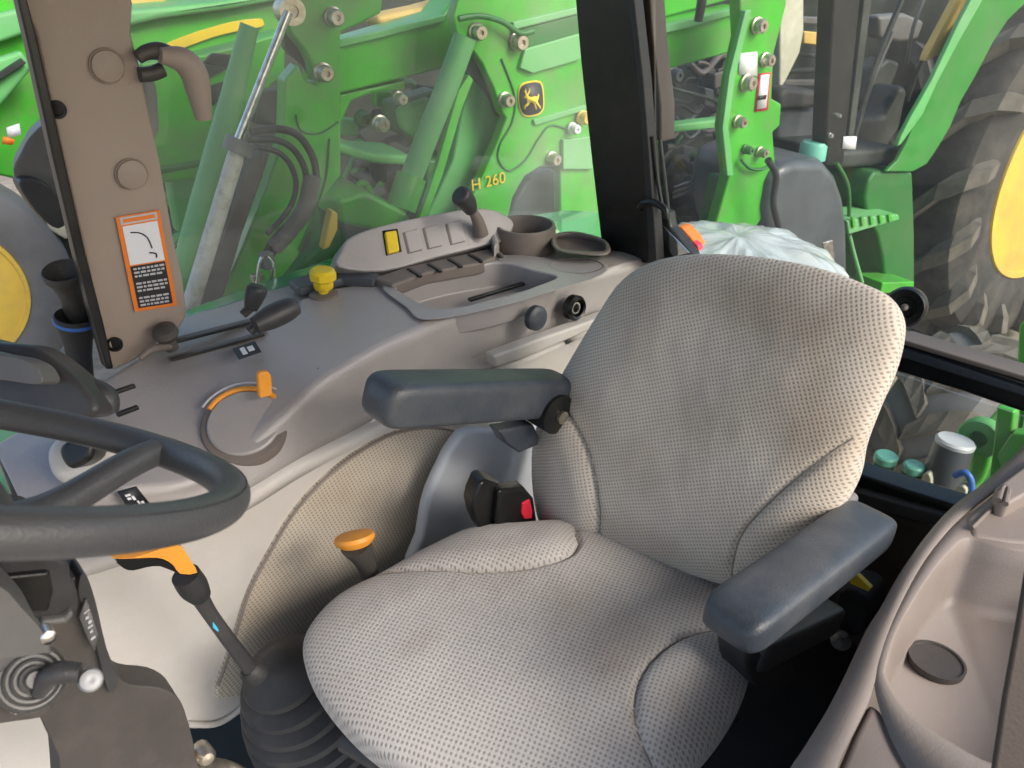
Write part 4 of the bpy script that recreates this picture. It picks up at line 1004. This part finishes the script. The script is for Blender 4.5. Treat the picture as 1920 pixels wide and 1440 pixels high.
# levers
for lab, p, q, k_ in (('short black hand lever at the rear end of the window-side slot','','',0),):
    lv = thing('hand_lever', at((470,590), z=-.67), lab, 'lever', 'small levers on the side console')
    tube('stem', ats([(455,590),(468,578),(478,568)], Y=1.33), [.008,.009,.010], 'warm_plastic', lv)
    tube('grip', ats([(470,580),(476,560),(482,542),(484,535)], Y=1.32), [.012,.017,.019,.014], 'dark_plastic', lv, seg=20)
lv = thing('hand_lever', at((500,612), z=-.67), 'long black tapered hand lever lying over the console slots', 'lever', 'small levers on the side console')
tube('stem', ats([(468,622),(480,612),(500,602)], Y=1.22), [.009,.010,.012], 'dark_plastic', lv)
tube('grip', ats([(478,610),(510,594),(540,580),(556,574)], Y=1.20), [.015,.021,.020,.015], 'dark_plastic', lv, seg=20)
lv = thing('lever_knob', at((312,640), z=-.67), 'round dark knob at the front end of the console slot', 'knob')
c = at((313,630), z=-.65)
lathe('ball', c, (-.2,-.2,1), [(.012,-.03),(.010,-.01),(.018,-.004),(.023,.006),(.020,.018),(.010,.024),(0,.025)], 'warm_plastic', lv, seg=24)
tube('stem', [c+Vector((0,0,-.02)), at((285,655), z=-.66), at((262,672), z=-.668)], [.008,.007,.006], 'taupe_dark', lv)

# ================================================================== THE SEAT
seat = thing('driver_seat', (.6,.59,-1.4), 'beige woven fabric driver seat with two grey armrests', 'seat')
# suspension box
box('seat_base', (.62,.60,-1.22), (.36,.40,.30), 'black_floor', seat, bevel=.02)
box('seat_pan', (.60,.59,-1.055), (.44,.44,.07), 'dark_plastic', seat, bevel=.02)
ZC = -.955
cpx = [(1090,985),(980,990),(880,1000),(800,1035),(720,1078),(640,1118),(590,1165),(568,1215),(585,1280),(650,1362),(740,1430),(860,1490),(1010,1540),(1160,1530),(1270,1460),(1345,1385),(1392,1310),(1412,1240),(1420,1180),(1400,1100),(1330,1040),(1220,1000)]
farb = ([(1090,985),(1078,1030),(1082,1062),(1058,1092),(990,1110),(900,1114),(800,1104),(690,1090),(640,1078)], [(700,1000),(900,960)])
nearb = ([(1440,1195),(1380,1205),(1310,1220),(1252,1248),(1210,1290),(1188,1340),(1190,1400),(1230,1480)], [(1300,1560),(1500,1400),(1500,1200)])
pad('cushion', cpx, (0,0,ZC), (1,0,0), (0,1,0), (0,0,1), (.058,.075), 'fabric_seat', seat, bol=(farb, nearb), seams=([(1078,1022),(1150,1008),(1230,1010),(1310,1040),(1360,1080),(1385,1130)],), rise=.016)
# piping seam round the cushion
BO = Vector((.82,0,-.9)); BN = Vector((-1,0,.30)).normalized()
BO2 = BO - BN*.045
E1 = Vector((0,-1,0)); E2 = (Vector((.30,0,1))).normalized()
bpx = [(1110,1032),(1060,1022),(1020,985),(1005,920),(1004,840),(1018,780),(1050,715),(1090,645),(1130,580),(1165,530),(1205,500),(1260,482),(1340,476),(1440,484),(1530,502),(1610,530),(1660,556),(1684,595),(1684,640),(1668,700),(1640,765),(1612,840),(1598,905),(1560,970),(1500,1030),(1430,1080),(1380,1100),(1240,1060)]
fb = ([(1015,735),(1050,745),(1095,775),(1128,828),(1146,890),(1152,950),(1144,1000),(1130,1045)], [(1000,1060),(930,900)])
nbk = ([(1380,1120),(1392,1050),(1415,990),(1465,935),(1512,892),(1555,858),(1600,825),(1640,800)], [(1720,800),(1500,1100)])
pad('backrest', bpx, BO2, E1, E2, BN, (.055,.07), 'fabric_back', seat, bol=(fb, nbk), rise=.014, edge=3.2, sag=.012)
# rear shell
shp = [at(p, pl=(BO2-BN*.085, BN)) for p in smooth_poly(shrink(bpx,.955),3)]
prism_w('back_shell', shp, -BN*.04, 'dark_plastic', seat, .015)
# side skirt: grey plastic wing beside the far armrest
prism('side_wing', smooth_poly([(868,812),(930,806),(1000,800),(1040,830),(1040,1020),(900,1080),(770,1090),(790,1010),(800,950),(820,895)],2), {'Y':1.02}, (0,.03,0), 'shell_grey', seat, .012)
# armrests
a0, a1 = at((698,750), Y=.87), at((1060,735), Y=.87)
fa = bar('armrest', a0, a1, .085, .074, 'arm_vinyl', seat, nose=.022)
a0, a1 = at((1356,1182), Y=.315), at((1640,972), Y=.315)
na_ = bar('armrest', a0, a1, .080, .052, 'arm_vinyl', seat, nose=.026)
c = at((1018,762), Y=.86)
lathe('arm_pivot', c, (0,1,0), [(.018,-.045),(.036,-.04),(.036,.035),(.03,.04),(0,.04)], 'black_frame', fa, seg=32)
lathe('pivot_bolt', c+Vector((0,-.046,0)), (0,-1,0), [(.012,0),(.012,.006),(0,.007)], 'zinc', fa, seg=12)
prism('arm_bracket', [(935,808),(1000,795),(1012,820),(1010,835),(975,850),(950,832)], {'Y':.86}, (0,.03,0), 'arm_vinyl', seat, .004)
bar('arm_bracket', at((1405,1225), Y=.36), at((1560,1150), Y=.36), .05, .055, 'dark_plastic', seat, nose=.02)
prism('arm_adjuster', smooth_poly([(1405,1215),(1440,1200),(1480,1230),(1490,1270),(1460,1298),(1420,1290),(1402,1255)],3), {'Y':.345}, (0,.05,0), 'rubber', seat, .012)
prism('adjuster_window', [(1425,1222),(1450,1210),(1466,1228),(1440,1245)], {'Y':.342}, (0,.006,0), 'grey_plastic', seat, .002)
prism('arm_hinge', smooth_poly([(1530,955),(1560,945),(1580,960),(1560,990),(1520,1020),(1500,1010)],2), {'X':.93}, (.05,0,0), 'cast', seat, .008)
prism('slide_rail', [(1300,1400),(1345,1360),(1385,1330),(1390,1350),(1340,1400),(1300,1440)], {'Y':.40}, (0,.03,0), 'dark_plastic', seat, .004)
lathe('rail_bolt', at((1327,1378), Y=.398), (0,-1,.2), [(.007,0),(.007,.006),(0,.007)], 'chrome', seat, seg=12)
tube('front_bar', [at((650,1385), z=-1.06), at((720,1425), z=-1.06), at((860,1500), z=-1.06)], .02, 'dark_plastic', seat)
# buckle
bk = thing('seat_belt_buckle', at((950,1000), Y=.83), 'black seat belt buckle with red release button beside the cushion', 'buckle')
bo, bd = at((912,945), Y=.845), at((1000,985), Y=.82)
prism('buckle_sleeve', smooth_poly([(886,952),(896,918),(906,902),(925,905),(945,915),(950,940),(945,985),(930,1000),(900,995)],2), {'Y':.84}, (.01,.04,0), 'black_frame', bk, .008)
prism('buckle_body', [(936,920),(985,916),(1002,936),(1010,990),(1018,1008),(985,1004),(930,985)], {'Y':.825}, (.005,.032,0), 'black_frame', bk, .007)
prism('release_button', [(980,944),(994,936),(999,958),(998,972),(984,974),(978,962)], {'Y':.822}, (0,.01,0), 'red', bk, .002)
prism('belt_edge', [(1002,985),(1008,982),(1022,1005),(1016,1010)], {'Y':.82}, (0,.02,0), 'red', bk, .001)

# ================================================================== steering wheel and column
SWC = Vector((-.003,.579,-.298))+UP*.0035; SWN = Vector((.577,.261,1)).normalized()
swt = thing('steering_wheel', SWC, 'black rubber steering wheel with a broad spoke at the left edge', 'steering wheel')
u_, w_, n__ = basis(SWN)
ring = []; NN = 96; S = 24
v = []; f = []
for i in range(NN):
    a = 2*PI*i/NN; rd = u_*math.cos(a)+w_*math.sin(a); c = SWC+rd*.2
    for j in range(S):
        b = 2*PI*j/S; rr_ = .0134
        v.append(c+(rd*math.cos(b)+n__*math.sin(b))*rr_)
for i in range(NN):
    for j in range(S):
        f.append([i*S+j, i*S+(j+1)%S, ((i+1)%NN)*S+(j+1)%S, ((i+1)%NN)*S+j])
mesh('wheel_rim', v, f, 'wheel_rubber', swt)
v = []; f = []
for i in range(NN):
    a = 2*PI*i/NN; rd = u_*math.cos(a)+w_*math.sin(a); c = SWC+rd*(.2+.0088)+n__*.0104
    for j in range(6):
        b = 2*PI*j/6; v.append(c+(rd*math.cos(b)+n__*math.sin(b))*.0006)
for i in range(NN):
    for j in range(6): f.append([i*6+j, i*6+(j+1)%6, ((i+1)%NN)*6+(j+1)%6, ((i+1)%NN)*6+j])
mesh('mould_seam', v, f, 'dark_plastic', swt)
def onw(px, off=0): return at(px, pl=(SWC+SWN*off, SWN))
sp = onw((322,848)); sdir = (sp-SWC).normalized()
hub = SWC-SWN*.035
for k_ in range(3):
    Rm = Matrix.Rotation(2*PI*k_/3, 3, SWN)
    d_ = Rm @ sdir
    e = SWC+d_*.192
    tube('spoke', [hub-SWN*.03+d_*.03, hub-SWN*.014+d_*.10, SWC+d_*.165-SWN*.012, e], [.018,.014,.0125,.012], 'wheel_rubber', swt, seg=20)
lathe('hub', hub, SWN, [(.04,-.03),(.06,-.01),(.062,.005),(.05,.02),(0,.025)], 'wheel_rubber', swt, seg=40)

col = thing('steering_column', (.0,.62,-1.4), 'dark plastic steering column base with knee lever and round white knob', 'steering column')
YC = .60
def cprism(nm, px, Y, t, m, par, bevel=.01, sm=3): return prism(nm, smooth_poly(px, sm) if sm else px, {'Y':Y}, (0,t,0), m, par, bevel)
cprism('shroud', [(150,1082),(162,1080),(178,1130),(198,1210),(218,1262),(245,1284),(300,1290),(335,1310),(352,1350),(368,1420),(372,1520),(140,1520),(110,1420),(75,1340),(70,1250),(100,1150),(130,1090)], .70, .04, 'warm_plastic', col, .018)
cprism('shroud_ridge', [(150,1082),(163,1080),(180,1130),(200,1215),(222,1275),(205,1300),(185,1230),(165,1150),(148,1120)], .69, .03, 'dark_plastic', col, .008)
cprism('upper_box', [(-60,1045),(110,1045),(135,1085),(150,1130),(130,1168),(60,1170),(-60,1120)], .66, .12, 'dark_plastic', col, .02)
cprism('display', [(-40,1085),(95,1072),(102,1110),(92,1150),(50,1150),(-10,1105)], .655, .02, 'black_frame', col, .004, 0)
cprism('chrome_trim', [(78,1165),(120,1160),(135,1145),(140,1155),(125,1172),(80,1176)], .652, .01, 'grey_plastic', col, .003, 0)
prism('mode_label', [(150,1160),(162,1124),(172,1150),(184,1190),(178,1222),(166,1200)], {'Y':.685}, (0,.004,0), 'grey_plastic', col, 0)
quads('label_print', ats([(156,1146),(166,1138),(180,1200),(172,1206)], Y=.684), [(0,.05,1,.08),(0,.2,.6,.26),(.3,.35,1,.42),(0,.5,1,.54),(.2,.65,.8,.7),(0,.85,1,.9)], 'pale_print', col, .001)
cprism('front_cowl', [(-60,1098),(0,1100),(40,1140),(80,1185),(92,1220),(80,1225),(-60,1230)], .58, .06, 'grey_plastic', col, .02)
cprism('boot_plate', [(-60,1214),(95,1204),(104,1240),(106,1300),(90,1312),(-60,1330)], .60, .04, 'grey_plastic', col, .008, 0)
bc_ = at((58,1272), Y=.595)
lathe('lever_boot', bc_, (.1,-.8,.55), [(r_b*.72,h_b*.8) for r_b,h_b in [(.038,-.01),(.038,.0),(.036,.008),(.033,.004),(.030,.004),(.029,.014),(.026,.009),(.023,.009),(.022,.019),(.019,.014),(.016,.014),(.015,.024),(.011,.02),(.009,.028),(0,.028)]], 'grey_plastic', col, seg=40)
tube('lever_arm', [bc_+Vector((0,-.02,0)), at((100,1264), Y=.57), at((150,1262), Y=.56)], [.006,.009,.008], 'dark_plastic', col)
kc = at((170,1275), Y=.555)
lathe('white_knob', kc, (.0,-.7,.65), [(.006,-.010),(.0085,-.005),(.0095,0),(.008,.004),(.006,.005),(.002,.0045),(0,.004)], 'cover_grey', col, seg=32)
cprism('lower_arm', [(-60,1320),(40,1310),(105,1305),(90,1345),(30,1358),(-60,1365)], .60, .05, 'warm_plastic', col, .015)
lathe('screw', at((88,1190), Y=.585), (0,-1,.2), [(.006,-.01),(.006,.006),(.003,.008),(0,.008)], 'chrome', col, seg=12)
lathe('screw', at((30,1320), Y=.595), (0,-1,.2), [(.006,-.01),(.006,.006),(.003,.008),(0,.008)], 'chrome', col, seg=12)
for p_ in ((347,1424),(385,1416)):
    lathe('bolt', at(p_, Y=.80), (0,-1,.3), [(.013,-.02),(.013,.006),(.008,.012),(0,.013)], 'zinc', col, seg=12)
tube('pedal_rod', [at((340,1430), Y=.8), at((420,1436), Y=.82), at((470,1460), Y=.8)], .009, 'zinc', col)
# pale floor mat area under the column
box('footwell_mat', (-.12,.55,-1.395), (.55,.75,.012), 'light_trim', bevel=.004, label='pale worn floor mat in the footwell below the steering column', cat='floor mat')
0 and tube('tangle_rod', [at((405,1375), Y=1.0), at((440,1395), Y=.98), at((425,1440), Y=.98)], .006, 'warm_plastic', col)

# gear lever with orange grip
gl_ = thing('gear_lever', at((465,1255), z=-1.15), 'long black gear lever with an orange cranked grip by the steering wheel', 'lever')
gy = .90
tube('shaft', ats([(352,1082),(372,1115),(400,1160),(470,1255)], Y=gy), [.0135,.0125,.0105,.012], 'dark_plastic', gl_, seg=20)
tube('collar', ats([(348,1078),(362,1100),(376,1118)], Y=gy), [.019,.020,.015], 'rubber', gl_, seg=20)
prism('orange_grip', smooth_poly([(210,1046),(250,1046),(300,1030),(330,1022),(345,1030),(358,1052),(370,1074),(338,1076),(325,1060),(305,1048),(280,1046),(230,1048)],2), {'Y':gy-.015}, (0,.03,0), 'orange', gl_, .003)
prism('grip_underside', smooth_poly([(218,1048),(280,1048),(306,1050),(324,1062),(338,1076),(330,1074),(300,1062),(275,1064),(250,1070),(232,1066)],2), {'Y':gy-.011}, (0,.024,0), 'black_frame', gl_, .003)
prism('blue_mark', [(398,1160),(406,1157),(412,1172),(410,1186),(400,1178)], {'Y':gy-.010}, (0,.004,0), 'cyan_print', gl_, .001)
lathe('lever_seal', at((468,1256), Y=gy), (-.5,0,.85), [(.02,-.02),(.018,.0),(.012,.006),(0,.006)], 'rubber', gl_, seg=24)
# ribbed boot
rbt = thing('ribbed_boot', (.2,.68,-1.4), 'black ribbed rubber boot between gear lever and seat front', 'boot')
b0, b1 = at((505,1262), Y=.93), at((660,1590), Y=.93)
axb = (b0-b1).normalized(); Lb = (b0-b1).length
prof = [(.018,.03),(.028,.024),(.046,.010)]
nR = 10
for i in range(nR):
    h = -.008-i*.031; r0 = [.070,.088,.102,.114,.122,.128,.132,.134,.135,.136][i]
    prof += [(r0*.74,h+.014),(r0*.97,h+.006),(r0*1.01,h-.002),(r0*.97,h-.008),(r0*.82,h-.015)]
lathe('boot_body', b0+Vector((.02,0,-.01)), axb+Vector((-.15,0,.0)), prof, 'bellows_rubber', rbt, seg=64)
# second orange lever
o2 = thing('orange_lever', at((690,1120), Y=.95), 'short black lever with flat orange top between cushion and fabric panel', 'lever')
oc = at((665,1010), Y=.93)
tube('stalk', [at((700,1120), Y=.93), at((688,1060), Y=.93), oc+Vector((0,0,-.012))], [.016,.017,.026], 'warm_plastic', o2, seg=20)
lathe('orange_top', oc, (.15,.42,1), [(.024,-.012),(.031,-.006),(.034,.0),(.032,.006),(.024,.008),(0,.009)], 'orange', o2, seg=32)

# ================================================================== NEAR CONSOLE
nc = thing('fender_console', (.9,.1,-1.4), 'brown moulded fender console with deep tray at the right bottom corner', 'console')
zt = -.70
edge = [(1440,1560),(1490,1440),(1528,1380),(1570,1310),(1605,1240),(1640,1165),(1668,1120),(1700,1062),(1740,1005),(1790,950),(1850,905),(1890,868),(1950,820),(2100,760)]
out2 = [(1545,1560),(1570,1440),(1600,1375),(1628,1318),(1640,1280),(1648,1240),(1668,1180),(1695,1120),(1728,1060),(1765,1010),(1808,965),(1860,925),(1900,895),(1955,850),(2100,790)][:14]
a_ = [Vector(q) for q in smooth_poly([tuple(at(p, z=zt-.012)) for p in edge], 5, False)]
b_ = [Vector(q) for q in smooth_poly([tuple(at(p, z=zt)) for p in out2], 5, False)]
down = [p+Vector((0,.015,-.7)) for p in a_]
gridmesh('outer_skirt', [down, [p+Vector((0,.004,-.02)) for p in a_], a_, [a.lerp(b,.5)+Vector((0,0,.004)) for a,b in zip(a_,b_)], b_], 'tan_trim', nc, solid=.004)
# front sloping face
prism('front_face', [(1560,1470),(1600,1375),(1632,1312),(1652,1330),(1700,1400),(1760,1460),(1760,1560),(1520,1560)], {'z':zt-.004}, (0,0,-.05), 'tan_trim', nc, .01)
rim_o = [(1640,1290),(1642,1240),(1660,1185),(1695,1115),(1735,1050),(1775,1000),(1830,955),(1960,860),(2140,800),(2140,1560),(1790,1560),(1700,1440),(1660,1360)]
rim_i = [(1662,1270),(1664,1240),(1682,1185),(1715,1125),(1750,1072),(1782,1035),(1815,1012),(1880,1030),(2100,1090),(2100,1420),(1900,1440),(1780,1390),(1700,1330)]
def rel(p, dz): return p+Vector((0,0,dz))
ri = ats(rim_i, z=zt)
cen = sum(ri, Vector())/len(ri)
ringloft('tray_basin', [ats(rim_o, z=zt-.03), ats(rim_o, z=zt), ats(shrink(rim_i,1.03), z=zt+.003), ri, [rel(p.lerp(cen,.06),-.02) for p in ri], [rel(p.lerp(cen,.14),-.075) for p in ri], [rel(p.lerp(cen,.22),-.088) for p in ri]], 'tan_trim', nc, sm=5)
# cup pad and dome in basin
pc = at((1757,1238), z=zt-.083)
lathe('cup_pad', pc, (.1,0,1), [(.033,-.006),(.033,.0015),(.030,.0015),(.029,-.001),(0,-.001)], 'warm_plastic', nc, seg=40)
# upper deck with latch slot
prism('rear_deck', [(1812,968),(1870,920),(1960,850),(2140,790),(2140,1030),(1900,1018),(1820,1006)], {'z':zt+.006}, (0,0,-.03), 'tan_trim', nc, .01)
prism('deck_step', [(1868,912),(1905,884),(1960,846),(2140,790),(2140,860),(1960,905),(1890,945),(1872,938)], {'z':zt+.03}, (0,0,-.03), 'tan_trim', nc, .005)
tube('latch_slot', ats([(1822,990),(1850,962),(1876,938)], z=zt+.008), .003, 'taupe_dark', nc, seg=8)
tube('latch_clip', ats([(1872,938),(1880,915),(1890,918),(1885,945)], z=zt+.035), .004, 'taupe_dark', nc, seg=8)
# door frame edge (near)
df_ = thing('door_seal', at((1900,1300), d=.5), 'dark door frame edge at the lower right corner of the view', 'door frame')
prism('seal', [(1965,900),(1930,1050),(1908,1180),(1884,1310),(1860,1470),(2130,1500),(2130,900)], {'d':.62}, FW*.006, 'brown_panel', df_, .004)
# small things behind armrest
vb = thing('valve_block', at((1590,1200), X=1.2), 'small dark valve with yellow tab and clear bulb on the brown panel', 'valve')
prism('valve_body', smooth_poly([(1570,1110),(1600,1105),(1625,1130),(1622,1180),(1590,1195),(1565,1165)],2), {'X':1.22}, (.08,0,0), 'black_floor', vb, .008)
prism('yellow_tab', [(1592,1085),(1606,1078),(1632,1104),(1628,1110),(1594,1095)], {'X':1.2}, (.012,0,0), 'yellow', vb, .002)
lathe('clear_bulb', at((1577,1200), X=1.2), (-.4,-.2,1), [(.018,-.01),(.02,0),(.012,.008),(.007,.012),(.007,.03),(0,.031)], 'grey_plastic', vb, seg=24)

# ================================================================== behind the rear window: our own hitch and couplers
for px_, s_, lab in (((1660,862), 22, 'leftmost green capped hydraulic coupler behind the rear sill'), ((1712,880), 20, 'green capped hydraulic coupler left of the black canister')):
    hc = thing('hydraulic_coupler', at((px_[0], px_[1]+60), X=1.8), lab, 'coupler', 'green capped couplers behind the rear window')
    c = at(px_, X=1.8); r_ = s_*c.dot(FW)/F_PX*.95
    lathe('body', c, (0,0,1), [(r_*.7,-.16),(r_*.7,-.04),(r_*.95,-.035),(r_*.95,-.012),(r_*.8,-.008)], 'green_dark', hc, seg=28)
    lathe('cap', c, (0,0,1), [(r_*.8,-.008),(r_,-.004),(r_,.012),(r_*.85,.016),(0,.017)], 'teal_cap', hc, seg=28)
bcn = thing('canister', at((1785,960), X=1.85), 'black cylindrical canister with grey top behind the rear sill', 'canister')
c = at((1790,832), X=1.85); r_ = .045
lathe('canister_body', c, (.15,0,1), [(r_,-.28),(r_,-.01),(r_*.95,.0)], 'tank', bcn, seg=32)
lathe('canister_lid', c, (.15,0,1), [(r_*.98,-.002),(r_,.006),(r_*.9,.012),(0,.013)], 'shell_grey', bcn, seg=32)
lk = thing('lift_link', at((1860,900), X=1.95), 'light green lift arm with round eye on the rear hitch', 'lift arm')
c = at((1838,820), X=1.95)
lathe('eye', c, (-1,0,.1), [(.022,-.02),(.048,-.02),(.05,-.014),(.05,.014),(.046,.02),(.022,.02),(.02,.014),(.02,-.014)], 'green_pale', lk, seg=32)
tube('link', [c+Vector((0,-.01,-.03)), at((1830,890), X=1.95), at((1800,920), X=1.95)], [.03,.022,.02], 'green', lk)
prism('upright', [(1868,762),(1902,772),(1895,830),(1870,925),(1850,925),(1862,830)], {'X':1.9}, (.04,0,0), 'green', lk, .006)
prism('side_bracket', [(1896,812),(1960,820),(1960,900),(1880,885),(1868,855)], {'X':1.88}, (.04,0,0), 'green', lk, .006)
prism('upright', [(1910,610),(1960,560),(1960,720),(1905,690)], {'X':1.95}, (.04,0,0), 'green', lk, .006)
sw2 = thing('implement_wheel', at((1850,830), d=3.2), 'smaller dark lugged tyre lying low behind the green capped couplers', 'wheel')
wheel(sw2, at((1852,838), d=3.1), .40, .2, .26, 13, 'tyre_clean', 'green_dark', 6)
bh = thing('blue_hose', at((1810,930), X=1.8), 'short blue hose end beside the black canister', 'hose')
tube('hose', ats([(1790,892),(1808,886),(1820,900),(1822,935)], X=1.78), .008, 'blue', bh, seg=12)
pf = thing('pale_fitting', at((1742,930), X=1.78), 'small cream plastic fitting between green coupler and black canister', 'fitting')
prism('fitting_body', smooth_poly([(1728,892),(1742,888),(1746,912),(1738,925),(1726,915)],2), {'X':1.78}, (.03,0,0), 'cream', pf, .004)
prism('fitting_cap', smooth_poly([(1790,915),(1806,912),(1812,925),(1800,935),(1788,930)],2), {'X':1.76}, (.03,0,0), 'cream', pf, .004)
